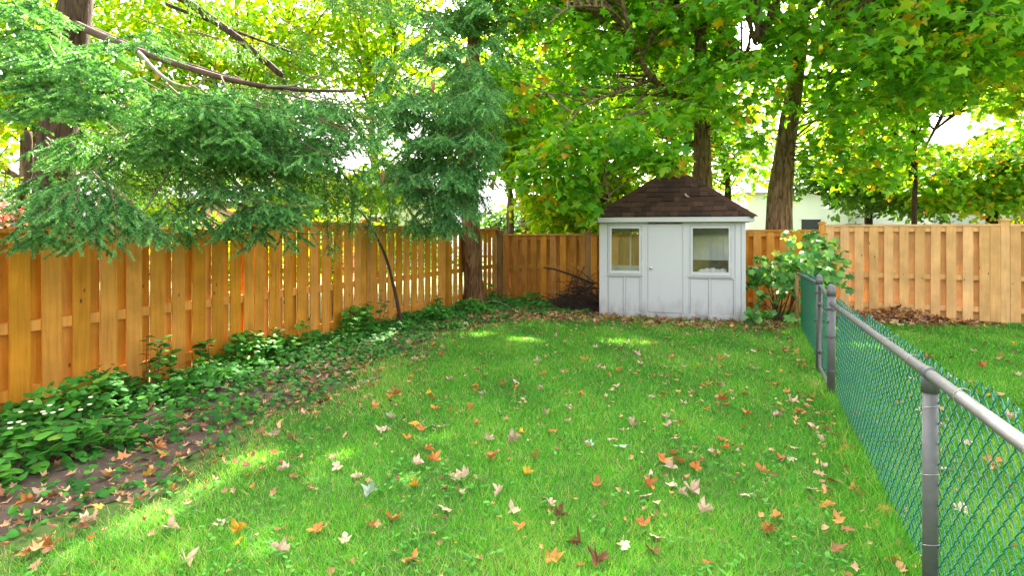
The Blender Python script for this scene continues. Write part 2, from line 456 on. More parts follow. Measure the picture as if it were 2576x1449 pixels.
# grass blades: thinner with distance as the view gets coarser
n = 920000
d = RNG.uniform(1.7, 14.5, n); lat = RNG.uniform(-1.05, 1.05, n) * d
gx = CAM[0] + CA * lat - SA * d; gy = CAM[1] + SA * lat + CA * d
edge = bed_edge(gy)
patch = np.sin(gx * 2.3 + 1.1 * np.sin(gy * 1.7)) * np.sin(gy * 2.9 + 0.7 * np.sin(gx * 3.1)) + 0.5 * np.sin(gx * 6.3 + gy * 4.1)
bare = np.clip((gx - edge) / 0.45, 0, 1) * 0.97 + 0.03
shadebare = np.where((gy > -3.2) & (gx < 5.5), 0.55, 1.0)
keep = (gx > 0.15) & (gx < 15) & (gy < -0.12) & (~in_shed(gx, gy)) & (RNG.random(n) < bare * shadebare * (0.88 + 0.12 * np.tanh(patch * 2)))
gx, gy, d, patch = gx[keep], gy[keep], d[keep], patch[keep]
n = len(gx)
h = RNG.uniform(0.022, 0.055, n) * (1 + 0.15 * patch)
near_fence = np.exp(-((gx - 6.05) / 0.16) ** 2)
h *= 1 + 1.3 * near_fence
w = 0.0020 * np.clip(d / 2.4, 1, 5) ** 0.75 * RNG.uniform(0.7, 1.3, n)
th = RNG.uniform(0, 2 * math.pi, n)
lean = RNG.normal(0, 0.55, (n, 2)) * h[:, None]
base = np.stack([gx, gy, np.zeros(n)], 1)
sd = np.stack([np.cos(th) * w, np.sin(th) * w, np.zeros(n)], 1)
V = np.stack([base - sd, base + sd, base + np.concatenate([lean, h[:, None]], 1)], 1)
T = np.arange(n * 3).reshape(-1, 3)
rn = np.clip(0.45 + 0.16 * patch + RNG.normal(0, 0.23, n), 0, 0.93)
dry = 0.035 + 0.22 * np.exp(-np.maximum(gx - bed_edge(gy), 0) / .35) + 0.10 * (np.sin(gx * 1.3 + 2.1) * np.sin(gy * 1.1 + .4) > .62)
st = RNG.random(n) < dry
rn[st] = RNG.uniform(.90, 1.0, st.sum())
o = bulk('lawn_grass', V, T, M['grass'], rn)
tag(o, 'short green mown grass covering the yard', 'grass', kind='stuff')

# broad-leaved weeds low in the lawn
nc = 330
d = RNG.uniform(2.2, 9, nc); lat = RNG.uniform(-0.9, 0.9, nc) * d
wx = CAM[0] + CA * lat - SA * d; wy = CAM[1] + SA * lat + CA * d
ok = (wx > bed_edge(wy)) & (wy < -2.5)
wx, wy = wx[ok], wy[ok]
k = 14
px = np.repeat(wx, k) + RNG.normal(0, 0.07, len(wx) * k); py = np.repeat(wy, k) + RNG.normal(0, 0.07, len(wx) * k)
n = len(px); a = RNG.uniform(0, 2 * math.pi, n)
V, T, kk = place(*OVAL, np.stack([px, py, RNG.uniform(0.012, 0.04, n)], 1),
                 np.stack([np.cos(a), np.sin(a), RNG.uniform(0, 0.5, n)], 1), np.stack([RNG.normal(0, .3, n), RNG.normal(0, .3, n), np.ones(n)], 1), RNG.uniform(0.018, 0.045, n))
tag(bulk('lawn_weeds', V, T, M['weed'], np.repeat(RNG.random(n), kk)), 'small round-leaved weeds growing through the lawn', 'weeds', kind='stuff')

# ------------------------------------------------------------------ wooden fences (shadow-box: boards on both faces of the rails)
def box_mesh(name, mat, x0, x1, y0, y1, z0, z1):
    return MB().box(x0, x1, y0, y1, z0, z1).mesh(name, mat)
BW, BT, RT = 0.140, 0.018, 0.019                  # board width, thickness, half rail depth
_bm = {}
def board(root, x, y, top, mat, w=BW):
    key = (round(top, 3), mat.name)
    if key not in _bm: _bm[key] = box_mesh('board', mat, -BW/2, BW/2, -BT/2, BT/2, 0.02, top)
    o = link('board', _bm[key], root, (x, y, random.uniform(-0.008, 0.004)), (random.uniform(-.002, .002), random.uniform(-.0035, .0035), random.uniform(-.015, .015)))
    o.scale.x = w / BW
    return o
def post(root, x, top, mat, y=0.0, cap=True, s=0.047):
    o = MB().box(x - s, x + s, y - s, y + s, 0.0, top).build('post', mat, root)
    if cap:
        MB().box(x - s - .018, x + s + .018, y - s - .018, y + s + .018, top + .001, top + .026).hexa(
            [(x-s-.01, y-s-.01, top+.027), (x+s+.01, y-s-.01, top+.027), (x+s+.01, y+s+.01, top+.027), (x-s-.01, y+s+.01, top+.027)],
            [(x-.01, y-.01, top+.045), (x+.01, y-.01, top+.045), (x+.01, y+.01, top+.045), (x-.01, y+.01, top+.045)]).build('post_cap', mat, o)
    return o
def section(root, x0, x1, top, mats, pitch=0.228, start=0.075, RT=RT):
    mat = mats[0]
    for z in (0.17, 0.70, top - 0.04 - 0.089):
        MB().box(x0, x1, -RT, RT, z, z + 0.089).build('rail', mat, root)
    MB().box(x0, x1, -0.068, 0.068, top - 0.038, top).build('cap_board', mat, root)
    s = x0 + start
    while s < x1 - 0.06:
        board(root, s, -RT - BT/2 - 0.001, top - 0.040, random.choice(mats), BW * random.uniform(.96, 1.03))
        b2 = s + pitch / 2
        if b2 < x1 - 0.065:
            board(root, b2 + random.uniform(-.006, .006), RT + BT/2 + 0.001, top - 0.040, random.choice(mats), BW * random.uniform(.96, 1.03))
        s += pitch * random.uniform(0.985, 1.015)
    if x1 - (s - pitch) > 0.16:
        board(root, x1 - 0.071, -RT - BT/2 - 0.001, top - 0.040, random.choice(mats))

wo, wb, wp, wg = M['wood_orange'], M['wood_back'], M['wood_pale'], M['wood_grey']
LY = -13.2
fl = empty('wooden_fence', (0, LY, 0), R(90))
tag(fl, 'long orange-stained board fence with light slits along the planted bed', 'fence')
section(fl, 0.0, -6.93 - LY, 1.535, [wo])
section(fl, -6.925 - LY, -4.82 - LY, 1.650, [wo])
section(fl, -4.72 - LY, -2.41 - LY, 1.615, [wo])
section(fl, -2.31 - LY, -0.055 - LY, 1.600, [wo])
post(fl, -9.65 - LY, 1.48, wo, y=0.088, cap=False); post(fl, -7.05 - LY, 1.48, wo, y=0.088, cap=False)
post(fl, -4.77 - LY, 1.675, wb); post(fl, -2.36 - LY, 1.63, wb, cap=False)
fb = empty('wooden_fence', (0, 0.0, 0), 0)
tag(fb, 'brown board fence behind the shed and brush pile, running between two yards', 'fence')
post(fb, 0.0, 1.60, wg); post(fb, 0.125, 1.54, wg, y=-0.03)
section(fb, 0.18, 2.12, 1.475, [wb, wb, wo], RT=.026)
post(fb, 2.17, 1.50, wg)
section(fb, 2.22, 4.40, 1.475, [wb, wb, wo], RT=.026)
post(fb, 4.45, 1.52, wg)
section(fb, 4.50, 6.53, 1.560, [wo], RT=.036)
fr_ = empty('wooden_fence', (6.58, 0.0, 0), 0)
tag(fr_, 'pale tan board fence across the neighbouring lawn behind the leaf heap', 'fence')
post(fr_, 0.0, 1.665, wo)
section(fr_, 0.05, 2.61, 1.648, [wp], RT=.040)
post(fr_, 2.67, 1.70, wp, s=0.058)
section(fr_, 2.73, 5.4, 1.648, [wp], RT=.040)

# ------------------------------------------------------------------ garden shed
SH = empty('garden_shed', (2.86, -1.82, 0), R(5.6))
tag(SH, 'small grey-white painted garden shed with brown hipped shingle roof and two windows', 'shed')
pa = M['paint']
SW, SD, SHT = 2.45, 1.32, 1.70
WIN = [(0.215, 0.705), (1.60, 2.185)]                          # clear openings
WZ0, WZ1 = 0.80, 1.585
y0, y1 = 0.022, 0.062
mb = MB()
xs = [0.0, WIN[0][0], WIN[0][1], 0.855, 1.438, WIN[1][0], WIN[1][1], SW]
mb.box(xs[0], xs[1], y0, y1, 0.06, SHT)
mb.box(xs[1], xs[2], y0, y1, 0.06, WZ0); mb.box(xs[1], xs[2], y0, y1, WZ1, SHT)
mb.box(xs[2], xs[3], y0, y1, 0.06, SHT)
mb.box(xs[4], xs[5], y0, y1, 0.06, SHT)
mb.box(xs[5], xs[6], y0, y1, 0.06, WZ0); mb.box(xs[5], xs[6], y0, y1, WZ1, SHT)
mb.box(xs[6], xs[7], y0, y1, 0.06, SHT)
mb.build('front_wall', pa, SH)
def side_wall(x0, x1):  # side openings are added to bring light inside
    MB().box(x0, x1, y1, 0.22, 0.06, SHT).box(x0, x1, 1.10, SD - .04, 0.06, SHT).box(x0, x1, 0.22, 1.10, 0.06, 0.75).box(x0, x1, 0.22, 1.10, 1.58, SHT).build('side_wall', pa, SH)
side_wall(0.0, 0.04); side_wall(SW - 0.04, SW)
mb = MB()
bx = [(0.05, 0.60)]
mb.box(0, bx[0][0], SD - .04, SD, 0.06, SHT); mb.box(bx[0][0], bx[0][1], SD - .04, SD, 0.06, 0.85); mb.box(bx[0][0], bx[0][1], SD - .04, SD, 1.52, SHT)
mb.box(bx[0][1], SW, SD - .04, SD, 0.06, SHT)
mb.build('rear_wall', M['inner'], SH)
MB().box(0.04, SW - .04, y1, SD - .04, 0.06, 0.10).build('floor', M['floor'], SH)
MB().box(0.0, SW, 0.001, SD - .002, 0.0, 0.058).build('sill_beam', pa, SH)
# inner lining: pale upright boards over a brown band
for i in range(10):
    MB().box(1.30 + i*0.108, 1.30 + i*0.108 + 0.102, SD - .062, SD - .043, 0.98, 1.48).build('lining_board', M['inner'], SH)
MB().box(1.28, SW - .045, SD - .058, SD - .043, 0.62, 0.975).build('lining_band', M['inner_brown'], SH)
MB().box(0.415, 0.445, SD - .075, SD - .042, 0.82, 1.55).box(0.415, 0.645, SD - .085, SD - .042, 0.80, 0.82).build('rear_window_frame', M['siding'], SH)
# trim boards on the front face
def trim(x0, x1, z0, z1, yy=0.004, name='trim_board'):
    return MB().box(x0, x1, yy, 0.0215, z0, z1).build(name, pa, SH)
trim(0.0, 0.140, 0.103, 1.655)
trim(0.742, 0.846, 0.103, 1.655, 0.006)
trim(1.446, 1.540, 0.103, 1.655, 0.006)
trim(2.285, 2.375, 0.103, 1.655, 0.010); trim(2.381, 2.45, 0.103, 1.655)
trim(0.0, SW, 0.012, 0.100, -0.004, 'base_board')
for (a, c, mid) in ((0.144, 0.738, 0.447), (1.544, 2.281, 1.882)):
    trim(a, c, 0.715, 0.742, 0.007)
    trim(a, a + .018, 0.103, 0.713, 0.008); trim(c - .022, c, 0.103, 0.713, 0.008)
    trim(mid - .017, mid + .017, 0.103, 0.713, 0.008)
# windows: casing, sash, pane, sill
for (a, c) in WIN:
    wroot = MB().box(a - .068, a - .042, 0.003, 0.0215, 0.765, 1.650).box(c + .034, c + .034 + .02, 0.003, 0.0215, 0.765, 1.650).box(a - .042, c + .034, 0.003, 0.0215, 1.628, 1.650).build('window', pa, SH)
    MB().box(a - .038, a + .004, -0.006, 0.04, 0.772, 1.622).box(c - .004, c + .030, -0.006, 0.04, 0.772, 1.622).box(a + .004, c - .004, -0.006, 0.04, 0.772, 0.830).box(a + .004, c - .004, -0.006, 0.04, 1.578, 1.622).build('sash', pa, wroot)
    MB().box(a + .004, c - .004, 0.012, 0.016, 0.830, 1.578).build('pane', M['glass'], wroot)
    MB().box(a - .072, c + .058, -0.022, 0.0215, 0.744, 0.764).build('sill', pa, wroot)
    for z in (0.92, 1.45):
        MB().tube([(c + .032, -0.002, z), (c + .032, -0.002, z + .07)], .006, 8).build('hinge', pa, wroot)
# door
dr = MB().box(0.857, 1.434, 0.002, 0.036, 0.108, 1.650).build('door', M['door_paint'], SH)
MB().box(0.8475, 0.8555, 0.012, 0.05, 0.103, 1.655).box(1.4355, 1.4445, 0.012, 0.05, 0.103, 1.655).build('door_stop', pa, SH)
kn = MB(); prof = [(0.018, 0), (0.019, .004), (0.009, .008), (0.009, .022), (0.020, .030), (0.025, .040), (0.022, .050), (0.010, .055)]
kn.lathe((0, 0, 0), prof, 20)
kn.build('knob', M['steel'], dr, (0.905, 0.002, 0.885), (R(90), 0, 0), smooth=True)
for z in (0.24, 0.80, 1.40):
    MB().tube([(1.440, -0.004, z), (1.440, -0.004, z + .085)], .008, 8).box(1.428, 1.438, -0.001, 0.0015, z, z + .085).build('hinge', pa, dr)
# dark strips standing for the shade in joints round the door, sashes and panels
M['joint'] = plain('joint_shade', (0.035, 0.034, 0.032), 0.9)
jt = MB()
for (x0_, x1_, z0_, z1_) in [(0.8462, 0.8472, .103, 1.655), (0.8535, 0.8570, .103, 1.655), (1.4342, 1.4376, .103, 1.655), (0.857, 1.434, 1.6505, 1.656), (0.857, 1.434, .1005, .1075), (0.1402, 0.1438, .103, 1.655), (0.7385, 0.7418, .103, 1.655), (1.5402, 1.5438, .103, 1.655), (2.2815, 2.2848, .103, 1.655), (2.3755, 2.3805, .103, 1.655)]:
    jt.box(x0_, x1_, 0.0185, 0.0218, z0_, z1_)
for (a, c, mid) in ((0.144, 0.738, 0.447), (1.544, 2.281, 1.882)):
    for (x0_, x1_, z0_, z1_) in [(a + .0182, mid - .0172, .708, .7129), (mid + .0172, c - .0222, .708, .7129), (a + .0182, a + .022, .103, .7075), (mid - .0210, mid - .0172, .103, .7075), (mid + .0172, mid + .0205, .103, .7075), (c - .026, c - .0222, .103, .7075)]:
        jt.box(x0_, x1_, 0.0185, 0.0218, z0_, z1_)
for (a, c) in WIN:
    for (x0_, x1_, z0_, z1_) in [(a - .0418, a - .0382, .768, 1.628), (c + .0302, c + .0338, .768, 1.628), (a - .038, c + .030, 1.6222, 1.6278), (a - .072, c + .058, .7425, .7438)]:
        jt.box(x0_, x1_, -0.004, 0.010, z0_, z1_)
jt.build('shade_lines', M['joint'], SH)['kind'] = 'stuff'
# white cushions stored inside the right window
sh_ = MB()
for i in range(5):
    cx = 1.76 + i * 0.085
    sh_.lathe((cx, 0.16 + .03*(i % 2), 0.80), [(0.002, -.02), (.06, 0), (.075, .03), (.055, .06 + .012*(i % 3)), (.01, .075 + .012*(i % 3))], 10)
o = sh_.build('stored_cushion', M['foam'], None, SH.location, (0, 0, R(5.6)), smooth=True)
tag(o, 'lumpy white cushion stored behind the right shed window', 'cushion')
MB().box(1.55, 2.25, 0.075, 0.27, 0.74, 0.775).build('shelf', M['foam'], SH)
# roof
EX0, EX1, EY0, EY1, EZ, RZ_ = -0.125, SW + .145, -0.13, SD + .12, 1.775, 2.575
RX0, RX1, RY = 1.06, 1.46, 0.60
roof = MB()
roof.v = [(EX0, EY0, EZ), (EX1, EY0, EZ), (EX1, EY1, EZ), (EX0, EY1, EZ), (RX0, RY, RZ_), (RX1, RY, RZ_)]
roof.f = [(0, 1, 5, 4), (1, 2, 5), (2, 3, 4, 5), (3, 0, 4), (0, 3, 2, 1)]
roof = roof.build('roof', M['deck'], SH)
for (a0, a1, b0, b1) in ((EX0 + .01, EX1 - .02, EY0 + .012, EY0 + .032), (EX0 + .01, EX1 - .02, EY1 - .032, EY1 - .012), (EX0 + .01, EX0 + .03, EY0 + .0325, EY1 - .0325), (EX1 - .04, EX1 - .02, EY0 + .0325, EY1 - .0325)):
    MB().box(a0, a1, b0, b1, 1.690, 1.772).build('fascia_board', pa, SH)
MB().box(EX0 + .031, EX1 - .041, EY0 + .033, -0.001, 1.694, 1.706).build('soffit', pa, SH)
def slope(A, B, C, D, courses, wid):
    """shingles over the slope with eave A-B and top D-C"""
    A, B, C, D = map(Vector, (A, B, C, D))
    nrm = (B - A).cross(D - A).normalized()
    for k in range(courses):
        t0, t1 = k / courses, min((k + 1.22) / courses, 1)
        l0, r0, l1, r1 = A.lerp(D, t0), B.lerp(C, t0), A.lerp(D, t1), B.lerp(C, t1)
        e = (r0 - l0).normalized()
        L0, R0 = 0.0, (r0 - l0).length
        L1, R1 = (l1 - l0).dot(e), (r1 - l0).dot(e)
        up = (l1 - l0) - e * (l1 - l0).dot(e)
        x = -random.uniform(0, wid)
        while x < R0:
            w_ = wid * random.choice((0.55, 0.8, 1.0, 1.25))
            xa, xb = max(x, L0), min(x + w_ - .004, R0)
            x += w_
            if xb - xa < 0.02: continue
            ya, yb = max(xa, L1), min(xb, R1)
            if yb < ya + 0.004:
                mid_ = min(max((xa + xb) / 2, L1), R1); ya, yb = mid_ - .002, mid_ + .002
            th = random.choice((0.008, 0.010, 0.018, 0.020))
            drop = up * (-0.10 if th > .01 else 0.0) / courses * 0
            lo = nrm * (0.0015 + 0.006); hi = nrm * (0.0015 + 0.006 + th); lot = nrm * 0.001; hit = nrm * (0.001 + th * .5)
            b_ = [l0 + e*xa + lo, l0 + e*xb + lo, l0 + e*yb + up + lot, l0 + e*ya + up + lot]
            t_ = [l0 + e*xa + hi, l0 + e*xb + hi, l0 + e*yb + up + hit, l0 + e*ya + up + hit]
            MB().hexa(b_, t_).build('shingle', M['shingle'], roof)
slope((EX0, EY0, EZ), (EX1, EY0, EZ), (RX1, RY, RZ_), (RX0, RY, RZ_), 9, 0.165)
slope((EX1, EY0, EZ), (EX1, EY1, EZ), (RX1, RY, RZ_), (RX1, RY, RZ_), 9, 0.18)
slope((EX0, EY1, EZ), (EX0, EY0, EZ), (RX0, RY, RZ_), (RX0, RY, RZ_), 9, 0.18)
slope((EX1, EY1, EZ), (EX0, EY1, EZ), (RX0, RY, RZ_), (RX1, RY, RZ_), 9, 0.24)
def caps(p, q, na, nb, num):
    p, q = Vector(p), Vector(q)
    ax = (q - p).normalized()
    da = na.cross(ax).normalized(); db = ax.cross(nb).normalized()
    if da.dot(Vector((0, 0, 1))) > 0: da = -da
    if db.dot(Vector((0, 0, 1))) > 0: db = -db
    up = (na + nb).normalized()
    for k in range(num):
        a = p.lerp(q, k / num); c = p.lerp(q, min((k + 1.25) / num, 1.0))
        m_ = MB(); w_ = 0.085
        lo, hi = 0.020, 0.012
        A0, C0 = a + up * lo, c + up * hi
        m_.v = [tuple(x) for x in (A0 + da*w_, A0 + up*.004, A0 + db*w_, C0 + da*w_, C0 + up*.004, C0 + db*w_)]
        m_.v += [tuple(Vector(x) - up * 0.008) for x in m_.v[:6]]
        m_.f = [(0, 1, 4, 3), (1, 2, 5, 4), (6, 9, 10, 7), (7, 10, 11, 8), (0, 6, 7, 1), (1, 7, 8, 2), (3, 4, 10, 9), (4, 5, 11, 10), (0, 3, 9, 6), (2, 8, 11, 5)]
        m_.build('hip_cap', M['hipcap'], roof)
nF = Vector((0, -(RZ_ - EZ), RY - EY0)).normalized(); nB = Vector((0, RZ_ - EZ, EY1 - RY)).normalized()
nL = Vector((-(RZ_ - EZ), 0, RX0 - EX0)).normalized(); nR = Vector((RZ_ - EZ, 0, EX1 - RX1)).normalized()
caps((EX0, EY0, EZ), (RX0, RY, RZ_), nF, nL, 9); caps((EX1, EY0, EZ), (RX1, RY, RZ_), nF, nR, 9)
caps((EX0, EY1, EZ), (RX0, RY, RZ_), nB, nL, 7); caps((EX1, EY1, EZ), (RX1, RY, RZ_), nB, nR, 7)
caps((RX0, RY, RZ_), (RX1, RY, RZ_), nF, nB, 4)

# ------------------------------------------------------------------ chain link fence and gate
FX = 6.06
def chain(parent, ya, yb, top_a, top_b, x, z0=0.02, h=0.041, r=0.0028):
    """interlocked zig-zag wires, each bent front to back at its corners"""
    npk = int(abs(yb - ya) / h)
    Vs, Ts, base = [], [], 0
    sgn = 1 if yb > ya else -1
    ang = np.arange(4) * math.pi / 2
    for i in range(npk):
        f = i / max(npk - 1, 1)
        top = top_a + (top_b - top_a) * f
        m = int((top - z0) / h)
        pts = []
        for k in range(m):
            up_ = ((k + i) % 2) == 0                       # this leg leans outwards or back
            for u_ in (0.0, .12, .5, .88):
                w_ = u_ if up_ else 1 - u_
                w_ = .5 + .5 * math.copysign(abs(2 * w_ - 1) ** .92, 2 * w_ - 1)
                s_ = (1 if up_ else -1) * .0050 * min(1.0, math.sin(math.pi * u_) * 2.2)
                pts.append((x + s_, ya + sgn * (i - .03 + 1.06 * w_) * h, z0 + (k + u_) * h))
        # twisted barb above the top
        pts.append((x + random.uniform(-.006, .006), ya + sgn * (i + random.uniform(.2, .8)) * h, z0 + m * h + random.uniform(.004, .014)))
        pts = np.array(pts)
        t = unit(np.gradient(pts, axis=0))
        a = unit(np.cross(t, np.array([1.0, 0.02, 0.03])))
        b_ = np.cross(t, a)
        ring = pts[:, None, :] + r * (np.cos(ang)[None, :, None] * a[:, None, :] + np.sin(ang)[None, :, None] * b_[:, None, :])
        q = len(pts)
        idx = np.arange(q * 4).reshape(q, 4) + base
        nx_ = np.roll(idx, -1, axis=1)
        A, B, C, D = idx[:-1], nx_[:-1], nx_[1:], idx[1:]
        Ts += [np.stack([A, B, C], -1).reshape(-1, 3), np.stack([A, C, D], -1).reshape(-1, 3)]
        Vs.append(ring.reshape(-1, 3)); base += q * 4
    o = bulk('wire_mesh', np.concatenate(Vs), np.concatenate(Ts), M['wire'], None, parent)
    o['kind'] = 'stuff'
    return o
def pole(parent, x, y, top, r=0.030, cap=True, mat=None, name='post'):
    mat = mat or M['metal']
    o = MB().lathe((x, y, 0), [(r, -0.05), (r, top)], 18).build(name, mat, parent, smooth=True)
    if cap:
        MB().lathe((x, y, top - .05), [(r + .004, 0), (r + .004, .055), (r + .0015, .06), (r + .001, .075), (r * .72, .098), (r * .3, .110), (0.002, .112)], 18).build('post_cap', mat, o, smooth=True)
    return o
def band(parent, x, y, z, r):
    MB().lathe((x, y, z), [(r + .0035, 0), (r + .0035, .020)], 18).tube([(x - r - .02, y, z + .01), (x - r + .004, y, z + .01)], .009, 8).build('tension_band', M['metal_dark'], parent)
def tie(parent, pts):
    MB().tube(pts, 0.0016, 5).build('tie_wire', M['tie'], parent, smooth=True)
def ring_tie(parent, y, x, z, r, tilt=0.0):
    pts = [(x + r * math.cos(t), y + tilt * math.cos(t), z + r * math.sin(t)) for t in np.linspace(0.4, 2 * math.pi + 0.2, 14)]
    tie(parent, pts)

cf = empty('chain_link_fence', (0, 0, 0))
tag(cf, 'green vinyl chain link fence with galvanised top rail dividing the two lawns', 'fence')
pB_y, pN_y, end_y = -6.06, -9.17, -12.6
pole(cf, FX, pB_y, 0.98, 0.034)
pole(cf, FX + .005, pN_y, 0.905, 0.027, cap=False)
rail_z = [(end_y, 0.985), (pN_y, 0.935), (-7.6, 0.90), (pB_y + .03, 0.865)]
o = MB().tube([(FX, y, z) for y, z in rail_z], 0.021, 16).build('top_rail', M['metal'], cf, smooth=True)
MB().tube([(FX, -7.75, .9035), (FX, -7.66, .9015)], 0.0235, 16).build('rail_sleeve', M['metal'], o, smooth=True)
# eye-top fitting where the rail passes over the near post
MB().lathe((FX + .005, pN_y, 0.86), [(0.031, 0), (0.031, .05), (0.026, .07)], 18).tube([(FX, pN_y - .035, .9365), (FX, pN_y + .035, .934)], 0.0265, 18).build('loop_cap', M['metal_dark'], cf, smooth=True)
chain(cf, -12.4, pB_y - .04, 1.06, 0.935, FX + .034)
for y in (-11.2, -10.7, -10.1, -9.55, -8.9, -8.4, -7.9, -7.3, -6.8):
    zz = float(np.interp(y, [p[0] for p in rail_z], [p[1] for p in rail_z]))
    ring_tie(cf, y, FX + .008, zz, 0.030, 0.008)
for z in (0.80, 0.53, 0.25):
    tie(cf, [(FX + .005 + .033 * math.cos(t), pN_y + .033 * math.sin(t), z + .012 * math.cos(t * 1.0 + 1)) for t in np.linspace(-0.3, 2 * math.pi - 0.6, 16)])
for z in (0.25, 0.55, 0.80):
    band(cf, FX, pB_y, z, 0.034)
ff = empty('chain_link_fence', (0, 0, 0))
tag(ff, 'short run of dense green chain link between the gate and the grape vine', 'fence')
pA_y, pE_y = -5.03, -2.0
pole(ff, FX, pA_y, 1.00, 0.031)
o = pole(ff, FX - .02, pE_y, 0.86, 0.026, cap=False, mat=M['wood_grey'])
MB().tube([(FX, pA_y + .02, 0.955), (FX - .01, pE_y, 0.875)], 0.019, 14).build('top_rail', M['metal'], ff, smooth=True)
chain(ff, pA_y + .04, pE_y, 1.0, 0.93, FX + .032)
for z in (0.2, 0.55, 0.85): band(ff, FX, pA_y, z, 0.031)
gt = empty('chain_link_gate', (0, 0, 0))
tag(gt, 'narrow chain link gate with a rounded pipe frame hung between two posts', 'gate')
ga, gb_ = pA_y - .055, pB_y + .075
fz = lambda y: 0.90 + (y - gb_) / (ga - gb_) * 0.05
fpts = [(FX, gb_, 0.08), (FX, gb_, 0.86), (FX, gb_ + .03, 0.895), (FX, gb_ + .08, 0.905), (FX, ga - .08, 0.945), (FX, ga - .03, 0.935), (FX, ga, 0.90), (FX, ga, 0.08), (FX, gb_, 0.08)]
MB().tube(fpts, 0.017, 12).build('frame', M['metal'], gt, smooth=True)
chain(gt, gb_ + .01, ga - .01, 0.89, 0.92, FX + .026, 0.09)
for z in (0.22, 0.72):
    MB().lathe((FX, ga, z), [(.021, 0), (.021, .045)], 12).tube([(FX, ga, z + .02), (FX, pA_y, z + .02)], .008, 8).build('hinge', M['metal_dark'], gt, smooth=True)
MB().tube([(FX - .02, gb_, .70), (FX - .03, pB_y + .02, .70), (FX - .03, pB_y - .03, .70)], .009, 8).lathe((FX, gb_, .68), [(.021, 0), (.021, .04)], 12).build('latch', M['metal_dark'], gt, smooth=True)

# ------------------------------------------------------------------ broad-leaved trees
PATCH = [(3.78, -4.23, .40, .17), (2.52, -4.61, .30, .15), (1.75, -4.45, .26, .12), (2.42, -9.25, .08, .26), (2.44, -9.66, .09, .18), (2.50, -10.05, .11, .24), (2.87, -8.99, .07, .12), (9.0, -6.4, .35, .25), (8.6, -7.6, .3, .3)]
def sun_keep(p):
    """crowns have gaps where the photograph shows flecks of sun on the lawn"""
    t = p[:, 2] / SUN.z
    gx, gy = p[:, 0] - SUN.x * t, p[:, 1] - SUN.y * t
    k = np.ones(len(p), bool)
    for cx, cy, rx, ry in PATCH:
        k &= ((gx - cx) / (rx + .06)) ** 2 + ((gy - cy) / (ry + .08)) ** 2 > 1
    return k
def clump_centres(lobes, n, zmin):
    vol = np.array([r[0] * r[1] * r[2] for c, r in lobes]); pick = RNG.choice(len(lobes), n * 2, p=vol / vol.sum())
    c = np.array([lobes[i][0] for i in pick]); r = np.array([lobes[i][1] for i in pick])
    u = unit(RNG.normal(0, 1, (n * 2, 3))) * (RNG.random((n * 2, 1)) ** 0.42)
    p = c + r * u
    return p[p[:, 2] > zmin][:n]
def leaf_cloud(cen, crad, per, size, tmpl, far_tmpl=QUAD, flat=0.55, droop=0.45, cull=None):
    n = len(cen) * per
    cc = np.repeat(cen, per, axis=0); rr = np.repeat(crad, per)
    off = RNG.normal(0, 1, (n, 3)) * rr[:, None] * np.array([0.62, 0.62, 0.62 * flat])
    pos = cc + off
    keep = sun_keep(pos) & (pos[:, 2] > 0.4)
    if cull is not None: keep &= cull(pos)
    pos, off = pos[keep], off[keep]
    n = len(pos)
    tip = unit(off * np.array([1, 1, .3]) + 1e-6) + RNG.normal(0, .55, (n, 3)); tip[:, 2] -= droop
    nrm = RNG.normal(0, .55, (n, 3)); nrm[:, 2] += 1.0
    sz = size * RNG.uniform(.65, 1.25, n)
    rnd = np.clip(np.repeat(RNG.normal(0, .10, len(cen)), per)[keep] + RNG.random(n) ** 1.15, 0, 1)
    x, y, dd = proj(pos)
    fine = (x > -150) & (x < 2726) & (y > -150) & (y < 1500) & (dd > 0.5)
    parts = []
    if fine.any():
        V, T, k = place(*tmpl, pos[fine], tip[fine], nrm[fine], sz[fine]); parts.append((V, T, np.repeat(rnd[fine], k)))
    co = ~fine & (RNG.random(n) < 0.5)
    if co.any():
        V, T, k = place(*far_tmpl, pos[co], tip[co], nrm[co], sz[co] * 1.5); parts.append((V, T, np.repeat(rnd[co], k)))
    return join_parts(parts)
def smooth_path(pts, sub=4):
    """Catmull-Rom through the points"""
    p = [Vector(q) for q in pts]
    if len(p) < 3: return p
    out = []
    for i in range(len(p) - 1):
        a, b, c, d_ = p[max(i-1, 0)], p[i], p[i+1], p[min(i+2, len(p)-1)]
        for k in range(sub):
            t = k / sub
            out.append(0.5 * ((2*b) + (c - a)*t + (2*a - 5*b + 4*c - d_)*t*t + (3*b - 3*c + d_ - a)*t**3))
    out.append(p[-1])
    return out
def taper(r0, r1, n): return [r0 + (r1 - r0) * (i / max(n - 1, 1)) ** 0.8 for i in range(n)]
def stem(root, name, pts, r0, r1, mat, flare=0.0, sides=12, wob=0.07):
    q = smooth_path(pts)
    r = taper(r0, r1, len(q))
    if flare:
        for i in range(len(q)):
            r[i] *= 1 + flare * max(0, 1 - (q[i].z - q[0].z) / 0.5) ** 2
    return MB().tube(q, r, sides, wob=wob).build(name, mat, root, smooth=True)
